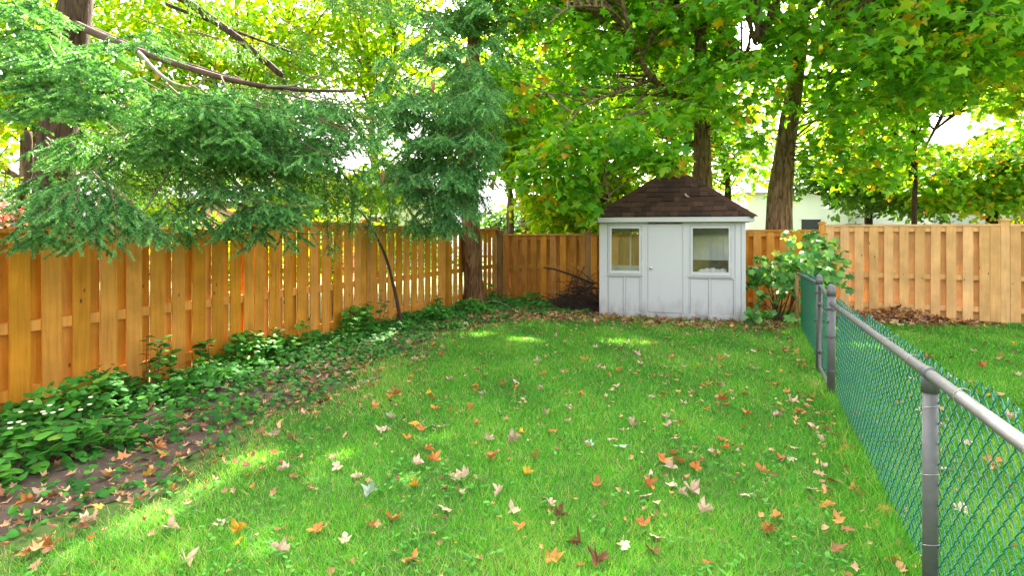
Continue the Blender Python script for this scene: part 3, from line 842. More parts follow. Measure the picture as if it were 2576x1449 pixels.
def broadleaf(name, label, trunk, r0, limbs, lobes, nclump, per, size, mat, bark_m, tmpl=QUAD, crad=(.32, .62), zmin=1.8, cull=None, group=None, cat='tree', r1=0.05, extra=None, twigs=True, flare=0.35):
    base = Vector(trunk[0])
    root = empty(name, base)
    tag(root, label, cat, group)
    loc = lambda pts: [Vector(p) - base for p in pts]
    stem(root, 'trunk', loc(trunk), r0, r1, bark_m, flare)
    nodes = [Vector(p) for p in smooth_path(trunk)[len(trunk):]]
    for pts, ra, rb in limbs:
        stem(root, 'limb', loc(pts), ra, rb, bark_m, 0, 9)
        nodes += [Vector(p) for p in smooth_path(pts)[2:]]
    cen = clump_centres(lobes, nclump, zmin)
    rad = RNG.uniform(*crad, len(cen))
    if extra is not None:
        cen = np.concatenate([cen, np.array([e[0] for e in extra])]); rad = np.concatenate([rad, np.array([e[1] for e in extra])])
    if cull is not None:
        k = cull(cen); cen, rad = cen[k], rad[k]
    if twigs:
        nd = np.array(nodes); mb = MB(); use = np.zeros(len(nd))
        for c in cen:
            dist = np.linalg.norm(nd - c, axis=1) + 1.2 * np.maximum(nd[:, 2] - c[2], 0) + .22 * use
            best = int(dist.argmin()); use[best] += 1
            a = Vector(nd[best]); c_ = Vector(c); L = (c_ - a).length
            mid = a.lerp(c_, .5) + Vector((random.uniform(-.1, .1) * L, random.uniform(-.1, .1) * L, .10 * L))
            q = [a - base, a.lerp(mid, .5) - base, mid - base, mid.lerp(c_, .5) - base + Vector((0, 0, .02 * L)), c_ - base]
            rr = .008 + .009 * min(L, 3.5)
            mb.tube(q, [rr, rr * .85, rr * .65, rr * .45, .004], 5, caps=False)
        mb.build('twigs', bark_m, root, smooth=True)['kind'] = 'stuff'
    V, T, r = leaf_cloud(cen, rad, per, size, tmpl, cull=cull)
    bulk('crown', V - np.array(base), T, mat, r, root)
    return root

def not_over(wins):
    """keeps the spaces the crown leaves open: (x0, x1, y0, y1, nearer than this distance)"""
    def f(p):
        x, y, d_ = proj(p)
        k = np.ones(len(p), bool)
        for x0, x1, y0_, y1_, dm in wins:
            k &= ~((x > x0) & (x < x1) & (y > y0_) & (y < y1_) & (d_ < dm))
        return k
    return f
OPEN = [(1505, 1930, 432, 900, 14), (1735, 1797, 300, 470, 13.4), (1928, 2012, 335, 470, 12.6), (1925, 2005, 455, 600, 30), (1600, 2700, 560, 900, 30), (1850, 1925, 50, 125, 40),
        (1890, 2080, 480, 600, 16), (1215, 1365, 470, 620, 16), (2330, 2440, 280, 360, 40), (2080, 2600, 520, 640, 13), (1200, 1620, 575, 700, 30), (1588, 1668, 60, 215, 11.5), (1540, 1592, -20, 80, 11.2), (1728, 1800, 50, 140, 12.9), (1985, 2042, 130, 260, 12.3), (1690, 1730, -20, 60, 12.6)]
cullA = not_over(OPEN)
tA = [P(1768, 700, 13.3) * 1.0, P(1768, 480, 13.3), P(1766, 330, 13.3), P(1762, 180, 13.3), P(1765, 60, 13.3), P(1775, -120, 13.4), P(1790, -420, 13.5)]
tA[0].z = -0.05
broadleaf('maple_tree', 'tall green maple with thick brown trunk rising directly behind the shed roof', tA, 0.285,
    [([P(1763, 250, 13.3), P(1690, 235, 12.6), P(1635, 190, 12.0), P(1600, 120, 11.7), P(1575, 40, 11.4), P(1545, -80, 11.2), P(1500, -250, 11)], .085, .04),
     ([P(1612, 140, 11.8), P(1650, 70, 11.4), P(1660, -20, 11.0), P(1680, -200, 10.8)], .055, .03),
     ([P(1600, 130, 11.7), P(1555, 40, 11.3), P(1500, 15, 10.6), P(1430, 20, 10.0), P(1380, 60, 9.4)], .04, .012),
     ([P(1765, 90, 13.3), P(1715, 40, 13.0), P(1690, -40, 12.8), P(1640, -300, 12.4)], .11, .06),
     ([P(1635, 200, 12.0), P(1560, 230, 11.0), P(1480, 260, 10.2), P(1420, 320, 9.6), P(1400, 380, 9.3)], .035, .012),
     ([P(1640, 215, 12.0), P(1540, 330, 10.4), P(1520, 420, 9.9), P(1535, 505, 9.7)], .03, .012),
     ([P(1790, -200, 13.4), P(1900, -400, 12.5), P(2050, -600, 11.5)], .09, .04)],
    [((3.3, 1.0, 5.6), (3.4, 3.2, 3.0)), ((3.2, 0.4, 8.6), (4.4, 3.8, 2.8)), ((2.1, -1.6, 4.4), (1.5, 1.5, 1.3))], 330, 80, 0.165, M['maple'], M['bark_maple'], MAPLE, zmin=2.3, cull=cullA,
    extra=[(P(1400, 430, 9.4), .42), (P(1360, 400, 9.5), .40), (P(1440, 400, 9.3), .42), (P(1340, 450, 9.6), .36), (P(1460, 455, 9.5), .40), (P(1390, 480, 9.6), .36), (P(1470, 360, 9.4), .42), (P(1420, 350, 9.6), .42),
           (P(1540, 370, 9.4), .40), (P(1600, 350, 9.4), .42), (P(1680, 390, 9.3), .30), (P(1640, 400, 9.3), .32), (P(1690, 425, 9.25), .18), (P(1515, 500, 9.7), .32), (P(1500, 530, 9.65), .22), (P(1480, 500, 9.8), .34), (P(1560, 310, 9.6), .42),
           (P(1750, 350, 12.2), .4), (P(1840, 400, 12.6), .45), (P(1880, 430, 12.6), .45), (P(1850, 340, 12.2), .5), (P(1700, 300, 10.2), .45), (P(1780, 260, 10.5), .45), (P(1850, 270, 11.0), .45)])
tB = [P(1958, 700, 12.6), P(1960, 540, 12.6), P(1972, 400, 12.6), P(1992, 260, 12.6), P(2012, 120, 12.6), P(2022, 0, 12.6), P(2030, -150, 12.6), P(2040, -450, 12.6)]
tB[0].z = -0.05
broadleaf('maple_tree', 'maple with leaning two-toned trunk standing behind the fence right of the shed', tB, 0.325,
    [([P(2000, 200, 12.6), P(1960, 180, 12.3), P(1900, 190, 11.8), P(1860, 170, 11.4)], .06, .02),
     ([P(2005, 190, 12.6), P(2080, 195, 12.0), P(2180, 180, 11.2), P(2280, 120, 10.6)], .045, .015),
     ([P(2010, 140, 12.6), P(1960, 105, 12.0), P(1900, 110, 11.2)], .03, .012),
     ([P(2020, 30, 12.6), P(2120, -60, 11.5), P(2250, -200, 10.5), P(2400, -400, 9.6)], .09, .04),
     ([P(2260, 130, 10.8), P(2190, 90, 10.4), P(2100, 60, 10.2)], .022, .008)],
    [((6.6, 0.8, 5.4), (3.0, 2.9, 2.9)), ((7.6, 0.2, 8.6), (4.6, 3.8, 2.8)), ((8.2, -0.6, 4.9), (2.2, 2.2, 1.8))], 360, 80, 0.165, M['maple'], M['bark_maple'], MAPLE, zmin=2.5, cull=cullA,
    extra=[(P(1975, 450, 12.0), .26), (P(2060, 420, 11.6), .45), (P(2120, 450, 11.4), .40), (P(2180, 430, 11.2), .4), (P(2240, 440, 11), .38), (P(2080, 370, 11.6), .5), (P(2160, 380, 11), .5), (P(2250, 380, 11), .5)])
# right-hand trees whose crown hangs over the neighbour's yard
tC = [P(2740, 640, 15.0), P(2735, 400, 15), P(2720, 200, 15), P(2700, -50, 15), P(2690, -300, 15)]
tC[0].z = -.05
broadleaf('maple_tree', 'maple with yellow and orange turning leaves over the far end of the pale fence', tC, 0.24,
    [([P(2722, 220, 15), P(2600, 160, 14), P(2480, 130, 13), P(2360, 150, 12.2)], .07, .02), ([P(2715, 150, 15), P(2650, 40, 13.5), P(2500, -60, 12.2)], .07, .03)],
    [((10.6, 1.8, 6.0), (3.2, 3.0, 2.2)), ((10.4, 0.8, 8.8), (4.0, 3.6, 2.6))], 300, 80, 0.17, M['maple_gold'], M['bark_dark'], MAPLE, zmin=3.6, cull=cullA)

# ------------------------------------------------------------------ trees beyond the fences
BG = [
 # label, trunk pixel, distance, crown lobes as (pixel x, pixel y, distance, radii), clumps, material, radius, top pixel y
 ('slim forked tree with pale bark just behind the corner of the back fence', 1283, 15.5, [(1250, 330, 15.5, (1.7, 1.7, 1.5)), (1330, 300, 15.2, (1.5, 1.5, 1.4)), (1200, 240, 16, (1.6, 1.6, 1.5))], 120, 'lime', .13, 480),
 ('wide yellow-green shrub filling the gap above the brown back fence', 1440, 15.0, [(1450, 500, 15.0, (1.5, 1.2, 1.1)), (1530, 520, 15.4, (1.3, 1.2, 1.0)), (1400, 540, 15.6, (0.9, .9, .7))], 110, 'lime', .06, 560),
 ('tall yellow-green tree seen between the conifer and the first maple', 1320, 20, [(1320, 220, 20, (3.0, 3.0, 3.0)), (1420, 100, 20, (3.2, 3.0, 3.0))], 190, 'lime', .18, 420),
 ('bright backlit tree behind the forked limb of the first maple', 1580, 21, [(1560, 260, 21, (3.0, 3.0, 3.0)), (1640, 90, 21, (3.4, 3.0, 3.0))], 200, 'lime', .2, 400),
 ('sunlit green tree behind the thick trunk above the shed', 1830, 20, [(1800, 330, 20, (2.8, 2.6, 2.4)), (1740, 200, 20, (2.6, 2.4, 2.2))], 170, 'maple_gold', .16, 450),
 ('loose pale green tree beyond the fence beside the leaning maple', 2185, 19.5, [(2130, 440, 19, (1.9, 1.9, 1.0)), (2260, 470, 19, (1.7, 1.7, 0.9)), (2180, 380, 19.5, (1.7, 1.7, .9)), (2060, 490, 19, (1.2, 1.2, .7)), (2320, 500, 18.5, (1.2, 1.2, .6))], 190, 'hedge', .16, 480),
 ('broad green tree standing close behind the pale fence', 2300, 15.2, [(2200, 250, 15, (2.3, 2.2, 1.7)), (2440, 200, 15.6, (2.2, 2.2, 1.5)), (2320, 90, 15.6, (2.4, 2.2, 1.6))], 170, 'maple_gold', .085, 420),
 ('layered yellowing tree with a black trunk near the grey building', 2497, 17, [(2440, 420, 17, (1.7, 1.7, .9)), (2560, 400, 17, (1.5, 1.5, 1.2)), (2350, 450, 16.5, (1.4, 1.4, .6)), (2570, 500, 16.5, (.9, .9, .5)), (2450, 500, 16.8, (1.1, 1.1, .4))], 190, 'maple_gold', .2, 330),
 ('high golden tree in the sun at the end of the neighbouring yard', 2560, 24, [(2560, 160, 24, (3.6, 3.0, 2.4)), (2400, 190, 24, (2.6, 2.6, 1.5))], 130, 'lime', .22, 330),
 ('golden tree showing high between the spruce boughs', 940, 19, [(930, 150, 19, (2.8, 2.8, 2.6)), (1010, 40, 19, (2.8, 2.8, 2.6))], 150, 'lime', .18, 420),
 ('sunny tree behind the long bare limb of the spruce', 620, 17, [(600, 110, 17, (2.6, 2.6, 2.4)), (480, 60, 17, (2.4, 2.4, 2.2)), (720, 60, 17.5, (2.4, 2.4, 2.2))], 150, 'lime', .18, 420),
 ('deep green tree in the distance behind the spruce trunk', 330, 16, [(330, 290, 16, (2.4, 2.4, 1.8)), (460, 330, 16.5, (2.2, 2.2, 1.6)), (560, 270, 17, (2.2, 2.2, 1.8))], 120, 'maple_gold', .16, 460),
 ('small yellow shrub beside the pink wall beyond the orange fence', 395, 11.5, [(385, 500, 11.5, (.75, .75, .55)), (440, 540, 11.6, (.6, .6, .4)), (330, 470, 11.8, (.5, .5, .4))], 40, 'lime', .05, 540),
 ('yellow shrub peeping over the fence beneath the spruce curtain', 800, 15, [(830, 480, 15, (.9, .9, .6)), (720, 470, 15, (.9, .9, .7)), (960, 440, 15.5, (.8, .8, .9))], 60, 'lime', .05, 540),
 ('low lime hedge plant seen through the slits by the capped post', 840, 10.5, [(860, 620, 10.5, (.8, .8, .55)), (760, 640, 10.0, (.8, .8, .5))], 40, 'lime', .05, 640),
 ('low lime hedge plant seen through the slits below the spruce', 600, 8.6, [(620, 640, 8.8, (.7, .7, .5)), (520, 650, 8.2, (.7, .7, .5))], 36, 'lime', .05, 640),
 ('low lime hedge plant seen through the slits near the conifer', 1040, 13.5, [(1000, 630, 13.0, (.9, .9, .5)), (1090, 630, 14, (.8, .8, .5))], 40, 'lime', .05, 640),
 ('dark red shrub at the near end of the orange fence', 15, 8.5, [(5, 555, 8.5, (.35, .35, .2)), (-60, 545, 8.5, (.4, .4, .25))], 16, 'red_leaf', .04, 570),
 ('rounded pale hedge plant in front of the grey gabled house', 1345, 22, [(1335, 560, 22, (1.3, 1.0, .8)), (1250, 560, 23, (.9, .9, .5))], 50, 'hedge', .06, 575),
 ('leafy tree on the left behind the spruce boughs', 60, 15, [(60, 250, 15, (2.6, 2.6, 2.4)), (-60, 400, 15, (2.0, 2.0, 1.6)), (150, 60, 15, (2.6, 2.6, 2.2))], 130, 'lime', .17, 460),
]
for label, px, dist, lobes, ncl, mt, tr_, ty in BG:
    b0 = P(px, 600, dist); b0.z = -0.05
    L = [(tuple(P(x, y, dd)), rr) for x, y, dd, rr in lobes]
    mid = P(px, (600 + ty) / 2, dist); top = P(px, ty, dist)
    far = Vector(L[0][0])
    trunk = [b0, mid, top, top.lerp(far, .6), far]
    limbs = [([top, top.lerp(Vector(c), .5) + Vector((0, 0, .15)), Vector(c)], tr_ * .55, tr_ * .15) for c, rr in L[1:]]
    small = max(l[1][0] for l in L) < 1.0
    broadleaf('shrub' if (tr_ <= .06) else 'tree', label, trunk, tr_, limbs, L, int(ncl * 1.0), 60, 0.20 if dist > 14 else .10, M[mt], M['bark_dark'] if mt != 'lime' else M['bark_maple'], QUAD,
              crad=(.30, .55) if small else (.40, .75), zmin=0.5 if tr_ <= .06 else 1.6, cat='shrub' if tr_ <= .06 else 'tree', r1=tr_ * .3, cull=not_over([(1850, 1925, 50, 125, 60), (2330, 2440, 280, 360, 60), (1895, 1925, 480, 590, 60), (2010, 2075, 480, 590, 60)]))

# ------------------------------------------------------------------ conifers
class Shoots:
    def __init__(s, k=1.0): s.a, s.b, s.tw, s.k = [], [], MB(), k       # k: how coarse the shoots are
    def add(s, a, b): s.a.append(tuple(a)); s.b.append(tuple(b))
    def bough(s, p0, p1, width=.34, hang=.3, sag=.06, gap=.10, r=.008):
        p0, p1 = Vector(p0), Vector(p1)
        L = (p1 - p0).length
        ax = (p1 - p0).normalized()
        pts = [p0.lerp(p1, u) + Vector((0, 0, -sag * L * (1 - (2*u - 1) ** 2) * 1.0)) for u in np.linspace(0, 1, 8)]
        s.tw.tube(pts, taper(r, .003, 8), 5, caps=False)
        for q in range(2, 7): s.add(pts[q], pts[q + 1])
        sidev = ax.cross(Vector((0, 0, 1)))
        sidev = sidev.normalized() if sidev.length > .05 else Vector((1, 0, 0))
        n = max(3, int(L / (gap * s.k)))
        for i in range(n):
            u = .10 + .90 * (i + random.random() * .5) / n
            f = min(u, .999) * 7; k = int(f); c = pts[k].lerp(pts[k + 1], f - k)
            for sd_ in (-1, 1):
                if random.random() < .08: continue
                dv = (ax * random.uniform(.55, .95) + sidev * sd_ * random.uniform(.55, 1.0) + Vector((0, 0, -hang * random.uniform(.5, 1.4)))).normalized()
                l = (width * (1.02 - .80 * u) * random.uniform(.7, 1.15)) + .05
                e = c + dv * l + Vector((0, 0, -.12 * l))
                s.add(c, e)
                pv = dv.cross(Vector((0, 0, 1))); pv = pv.normalized() if pv.length > .05 else sidev
                m = int(l / (.11 * s.k))
                for j in range(m):
                    v = (j + .6) / (m + .4); cc = c.lerp(e, v)
                    for s2 in (-1, 1):
                        d2 = (dv * .75 + pv * s2 * .75 + Vector((0, 0, -hang * random.uniform(.2, .9)))).normalized()
                        s.add(cc, cc + d2 * random.uniform(.11, .19) * (1.15 - .5 * v) * (.55 + .45 * s.k))
    def build(s, root, base, mat, per_m, ln=.017, w=.0032):
        s.tw.v = [(x - base[0], y - base[1], z - base[2]) for x, y, z in s.tw.v]
        s.tw.build('twigs', M['twig'], root)['kind'] = 'stuff'
        a, b = np.array(s.a), np.array(s.b)
        L = np.linalg.norm(b - a, axis=1)
        cnt = np.maximum(6, (L * per_m).astype(int))
        idx = np.repeat(np.arange(len(a)), cnt)
        n = len(idx)
        u = RNG.random(n)
        ax = unit(b - a)[idx]
        pos = a[idx] + (b - a)[idx] * u[:, None]
        rv = RNG.normal(0, 1, (n, 3)); rv[:, 2] += .35
        rv = unit(rv - ax * np.sum(rv * ax, 1, keepdims=True))
        dirn = unit(ax * RNG.uniform(.45, .95, (n, 1)) + rv)
        ll = ln * RNG.uniform(.75, 1.2, n) * (1 - .25 * u)
        wd = unit(np.cross(dirn, RNG.normal(0, 1, (n, 3)))) * w
        V = np.stack([pos - wd * .5, pos + wd * .5, pos + dirn * ll[:, None]], 1).reshape(-1, 3)
        tone = RNG.normal(.42, .22, len(a))[idx] + .26 * u + RNG.normal(0, .09, n)
        k = sun_keep(pos)
        V = V.reshape(-1, 3, 3)[k].reshape(-1, 3)
        o = bulk('needles', V - np.array(base), np.arange(len(V)).reshape(-1, 3), mat, np.clip(tone[k], 0, 1), root)
        o['kind'] = 'stuff'
        return len(V) // 3
def outward(tip, trunk_xy, L, rise=.25, jit=.35):
    """start of a bough that ends at tip and grows away from the trunk"""
    d_ = Vector((tip.x - trunk_xy[0], tip.y - trunk_xy[1], 0)).normalized()
    d_ = (d_ + Vector((random.uniform(-jit, jit), random.uniform(-jit, jit), -rise * random.uniform(.3, 1.3)))).normalized()
    return tip - d_ * L
NEED = 0
# the big spruce behind the orange fence
sp_base = P(140, 600, 7.0); sp_base.z = -.05
spr = empty('spruce_tree', sp_base)
tag(spr, 'large blue-green spruce behind the orange fence with boughs drooping over it', 'tree')
trk = [sp_base, P(138, 480, 7), P(142, 380, 7), P(160, 200, 7), P(185, 60, 7), P(195, -120, 7), P(200, -500, 7)]
stem(spr, 'trunk', [Vector(p) - sp_base for p in trk], .25, .15, M['bark_dark'], .4, 14)
for pts, a_, b_, mt in [
    ([P(190, 60, 6.9), P(330, 120, 6.2), P(500, 178, 5.9), P(620, 208, 5.8), P(760, 226, 5.8), P(890, 228, 5.9)], .050, .014, 'stick'),
    ([P(230, 75, 6.9), P(400, 140, 6.6), P(560, 190, 6.5), P(660, 220, 6.6)], .05, .02, 'bark_dark'),
    ([P(350, 130, 6.1), P(395, 180, 5.7), P(440, 210, 5.5), P(490, 218, 5.4), P(515, 195, 5.4)], .022, .008, 'twig_grey'),
    ([P(650, 215, 5.8), P(740, 215, 5.7), P(790, 190, 5.6), P(835, 205, 5.6)], .012, .006, 'twig_grey'),
    ([P(700, 222, 5.8), P(800, 250, 5.7), P(860, 285, 5.7)], .010, .005, 'twig_grey'),
    ([P(400, -40, 8.5), P(540, 50, 8.4), P(640, 130, 8.4), P(710, 190, 8.4)], .06, .045, 'bark_dark'),
    ([P(420, 10, 8.6), P(600, 80, 8.5), P(760, 140, 8.5)], .03, .015, 'bark_dark'),
    ([P(70, 330, 6.4), P(75, 420, 6.4), P(62, 470, 6.4), P(45, 520, 6.6)], .035, .03, 'bark_dark'),
    ([P(350, 345, 5.4), P(310, 375, 5.3), P(265, 420, 5.2)], .012, .008, 'twig_grey'),
    ([P(450, 360, 5.4), P(420, 440, 5.3), P(370, 520, 5.2), P(330, 575, 5.1)], .010, .006, 'twig_grey'),
    ([P(600, 330, 5.6), P(625, 370, 5.6), P(622, 400, 5.6)], .006, .004, 'twig_grey')]:
    stem(spr, 'limb', [Vector(p) - sp_base for p in pts], a_, b_, M[mt], 0, 8)
S1 = Shoots(1.4); txy = (sp_base.x, sp_base.y)
def mass(S, x0, x1, y0_, y1_, d0, d1, n, txy, L=(.7, 1.15), width=.32, hang=.3, rise=.3, **kw):
    for _ in range(n):
        tip = P(random.uniform(x0, x1), random.uniform(y0_, y1_), random.uniform(d0, d1))
        S.bough(outward(tip, txy, random.uniform(*L), rise), tip, width * random.uniform(.8, 1.2), hang * random.uniform(.7, 1.4), **kw)
mass(S1, -60, 380, 70, 330, 3.7, 4.7, 30, txy)
mass(S1, 60, 300, 60, 140, 3.9, 4.6, 4, txy)
mass(S1, 380, 640, 230, 390, 4.4, 5.4, 26, txy)
mass(S1, 560, 980, 240, 440, 5.0, 6.2, 52, txy, hang=.55)
mass(S1, 150, 420, 330, 420, 4.4, 5.2, 6, txy, hang=.5)
mass(S1, 0, 140, -60, 60, 3.8, 4.6, 5, txy)
for a_, b_, w_ in [((235, 420, 4.3), (48, 570, 3.8), .34), ((180, 480, 4.0), (90, 560, 3.8), .26), ((200, 470, 4.0), (165, 600, 3.85), .22), ((250, 490, 4.1), (230, 625, 3.9), .22), ((280, 480, 4.1), (310, 640, 3.95), .24), ((290, 470, 4.2), (430, 632, 4.15), .26), ((220, 430, 4.2), (70, 500, 4.0), .32),
                   ((230, 430, 4.3), (360, 560, 4.2), .30), ((330, 540, 4.2), (400, 600, 4.1), .22), ((330, 500, 4.2), (360, 625, 4.1), .20), ((260, 400, 4.5), (200, 520, 4.2), .30), ((150, 420, 4.5), (30, 480, 4.2), .30),
                   ((800, 500, 5.4), (560, 560, 5.0), .34), ((760, 485, 5.4), (610, 630, 5.0), .30), ((720, 470, 5.4), (480, 480, 5.0), .30), ((700, 480, 5.3), (540, 590, 4.9), .28), ((600, 440, 5.4), (820, 510, 5.2), .30), ((640, 500, 5.2), (650, 600, 5.0), .24), ((560, 430, 5.4), (500, 540, 5.0), .28)]:
    S1.bough(P(*a_), P(*b_), w_, .35, sag=-.02, r=.0055)
mass(S1, 60, 430, 490, 610, 3.8, 4.4, 18, txy, L=(.35, .55), width=.24, hang=.5)
mass(S1, 480, 820, 470, 590, 4.9, 5.5, 16, txy, L=(.4, .6), width=.26, hang=.5)
NEED += S1.build(spr, sp_base, M['needle'], 620, .0250, .0078)
S2 = Shoots()
mass(S2, 380, 980, 220, 440, 6.0, 7.4, 46, txy, hang=.9, width=.34, gap=.10)
mass(S2, 300, 960, 330, 480, 5.8, 7.4, 32, txy, hang=.9, width=.34, gap=.10)
mass(S2, 380, 1060, -60, 150, 6.2, 8.0, 13, txy, hang=.9, width=.36, gap=.12)
mass(S2, -40, 500, 380, 500, 6.0, 8.0, 9, txy, hang=.6, gap=.11)
for x, y, d_ in [(850, 430, 6.0), (815, 440, 6.2), (880, 420, 6.2), (930, 440, 6.4), (970, 430, 6.5), (1000, 440, 6.6), (770, 440, 6.1), (900, 450, 6.0), (460, 430, 5.2), (475, 460, 5.3)]:
    S2.bough(P(x, y, d_), P(x + random.uniform(-25, 15), y + random.uniform(130, 200), d_), .15, .7, sag=0, gap=.06, r=.005)
S2.bough(P(835, 590, 5.6), P(838, 650, 5.5), .10, .5, sag=0, gap=.04)
NEED += S2.build(spr, sp_base, M['needle_old'], 160, .026, .0100)
# the conifer inside the corner of the yard
c_base = G(1197, 772); c_base.z = -.03
con = empty('conifer_tree', c_base)
tag(con, 'conifer with reddish bare trunk growing in the corner of the yard', 'tree')
d0_ = 11.45
tpts = [c_base, P(1187, 660, d0_), P(1184, 560, d0_), P(1176, 430, d0_), P(1180, 280, d0_), P(1190, 140, d0_), P(1195, -60, d0_), P(1200, -400, d0_)]
stem(con, 'trunk', [p - c_base for p in tpts], .205, .12, M['bark_conifer'], .55, 16)
stem(con, 'limb', [P(1178, 500, d0_) - c_base, P(1130, 450, d0_ - .3) - c_base, P(1108, 410, d0_ - .4) - c_base, P(1100, 300, d0_ - .4) - c_base], .12, .09, M['bark_conifer'], 0, 10)
S3 = Shoots(1.3); cxy = (c_base.x, c_base.y)
mass(S3, 930, 1230, 180, 460, 6.8, 8.6, 52, cxy, width=.40, hang=.6, L=(.9, 1.4), gap=.10)
mass(S3, 960, 1150, 60, 190, 7.0, 8.4, 9, cxy, width=.40, hang=.5, gap=.10)
mass(S3, 900, 1120, -80, 60, 7.5, 9.0, 6, cxy, width=.40, hang=.6, gap=.11)
mass(S3, 1110, 1260, -40, 200, 7.8, 10.0, 12, cxy, width=.40, hang=.7, gap=.11)
mass(S3, 880, 1010, 200, 470, 6.6, 8.2, 14, cxy, width=.38, hang=.8, gap=.11)
mass(S3, 1020, 1210, 400, 500, 7.4, 9.0, 18, cxy, width=.40, hang=.9, gap=.10)
S3.bough(P(1068, 160, 7.2), P(1074, -10, 7.2), .16, -.3, sag=0); S3.bough(P(1070, 70, 7.2), P(1140, 45, 7.1), .12, .0); S3.bough(P(1070, 70, 7.2), P(1000, 40, 7.3), .12, .0)
for a_, b_, w_, hg in [((1040, 470, 7.8), (1212, 540, 7.2), .36, .9), ((1060, 500, 7.8), (1190, 580, 7.3), .34, .9), ((1100, 395, 9.0), (1285, 470, 8.6), .34, 1.0), ((1110, 410, 9.0), (1240, 500, 8.6), .34, 1.0),
                       ((1120, 230, 8.4), (1245, 232, 7.6), .34, .4), ((1110, 200, 8.4), (1200, 170, 7.8), .30, .3), ((1040, 520, 8.0), (1140, 590, 7.4), .32, .8), ((1010, 500, 8.2), (1080, 600, 7.7), .28, .8), ((1140, 430, 9.2), (1200, 560, 8.8), .3, 1.0), ((1160, 430, 9.2), (1240, 540, 8.8), .3, 1.0)]:
    S3.bough(P(*a_), P(*b_), w_, hg, sag=-.01)
S4 = Shoots()  # coarse upper boughs mostly above the view, added to shade the bed
for _ in range(120):
    z_ = random.uniform(5.4, 10.5); a_ = random.uniform(0, 6.28); rr_ = random.uniform(.8, 2.3) * (1 - (z_ - 5) / 9)
    t_ = Vector((c_base.x + math.cos(a_) * rr_, c_base.y + math.sin(a_) * rr_, z_))
    S4.bough(Vector((c_base.x, c_base.y, z_ + .35)), t_, .6, .8, gap=.16)
for _ in range(22):
    z_ = random.uniform(3.7, 5.4); a_ = random.uniform(0, 6.28); rr_ = random.uniform(.9, 2.0)
    t_ = Vector((c_base.x + math.cos(a_) * rr_, c_base.y + math.sin(a_) * rr_, z_))
    S3.bough(Vector((c_base.x, c_base.y, z_ + .35)), t_, .5, .8, gap=.13)
mass(S3, 960, 1150, 280, 500, 7.4, 8.8, 24, cxy, width=.40, hang=.8, gap=.11)
mass(S3, 1010, 1220, 470, 580, 7.4, 8.8, 22, cxy, width=.34, hang=.9, gap=.10, L=(.6, .9))
NEED += S3.build(con, c_base, M['needle'], 240, .0310, .0115)
for cp in (P(1090, 205, 7.0), P(962, 432, 6.6), P(1240, 455, 8.2)):
    MB().lathe(cp - c_base + Vector((0, 0, -.14)), [(.004, 0), (.014, .015), (.020, .05), (.021, .09), (.014, .13), (.004, .145)], 10).build('cone', M['cone'], con, smooth=True)
NEED += S4.build(con, c_base, M['needle_old'], 42, .068, .032)
print('needles', NEED)

# ------------------------------------------------------------------ houses beyond the fences
def house(label, px0, px1, dist, wall_top_y, roof_top_y, wall_m, roof_m, wins=(), depth=7.0, gable=False, turn=0.0):
    a, b_ = P(px0, 585, dist), P(px1, 585, dist)
    W_ = (b_ - a).length
    root = empty('house', (a.x, a.y, 0), YAW + turn)
    tag(root, label, 'house')
    zt = P(px0, wall_top_y, dist).z; zr = P(px0, roof_top_y, dist).z
    MB().box(0, W_, 0, depth, 0, zt).build('wall', wall_m, root)
    if gable:
        g = MB(); g.v = [(-.3, -.3, zt), (W_ + .3, -.3, zt), (W_/2, -.3, zr), (-.3, depth, zt), (W_ + .3, depth, zt), (W_/2, depth, zr)]
        g.f = [(0, 3, 5, 2), (1, 2, 5, 4), (3, 4, 5), (0, 1, 4, 3)]
        g.build('roof', roof_m, root)
        g = MB(); g.v = [(0, -.29, zt + .001), (W_, -.29, zt + .001), (W_/2, -.29, zr - .25)]; g.v += [(x, -.02, z) for x, y, z in g.v]
        g.f = [(0, 1, 2), (3, 5, 4), (0, 2, 5, 3), (1, 4, 5, 2)]
        g.build('gable_wall', wall_m, root)
    else:
        MB().hexa([(-.4, -.4, zt + .002), (W_ + .4, -.4, zt + .002), (W_ + .4, depth + .4, zt + .002), (-.4, depth + .4, zt + .002)],
                  [(.8, depth*.42, zr), (W_ - .8, depth*.42, zr), (W_ - .8, depth*.58, zr), (.8, depth*.58, zr)]).build('roof', roof_m, root)
    for fx, z0, z1, ww in wins:
        x = fx * W_
        w_ = MB().box(x - .07, x + ww + .07, -.04, -.003, z0 - .07, z1 + .07).build('window', M['siding'], root)
        MB().box(x, x + ww, -.06, -.041, z0, z1).build('pane', M['dark_glass'], w_)
    return root
house('white sided bungalow glimpsed over the orange fence beneath the spruce', 520, 1110, 25, 500, 430, M['siding'], M['roof_grey'], [(.25, 1.0, 2.2, 1.2), (.7, 1.0, 2.2, 1.2)])
house('pink brick house with a small white window behind the yellow shrub', 250, 500, 21, 500, 420, M['brick_pink'], M['roof_grey'], [(.70, 1.3, 2.0, .6)])
house('distant grey house with a steep gable beside the slim forked tree', 1262, 1365, 34, 545, 478, M['stucco_grey'], M['roof_grey'], [(.4, 1.2, 2.2, .7)], gable=True)
house('grey roofed house behind the conifer trunk at the fence corner', 1130, 1262, 38, 560, 485, M['siding'], M['roof_grey'], [(.55, 1.0, 2.0, .8)])
house('long white house showing beneath the maple crown past the pale fence', 1880, 2330, 30, 485, 420, M['siding'], M['roof_grey'], [(.30, 1.3, 2.2, 1.0), (.88, 1.3, 2.2, .5)])
house('grey stucco building with a dark base behind the black trunked tree', 2345, 2640, 24, 430, 350, M['stucco_grey'], M['roof_dark'], [(.72, 1.6, 2.6, 1.0)])
gs = empty('garden_store', P(2138, 585, 19), YAW); gs.location.z = 0
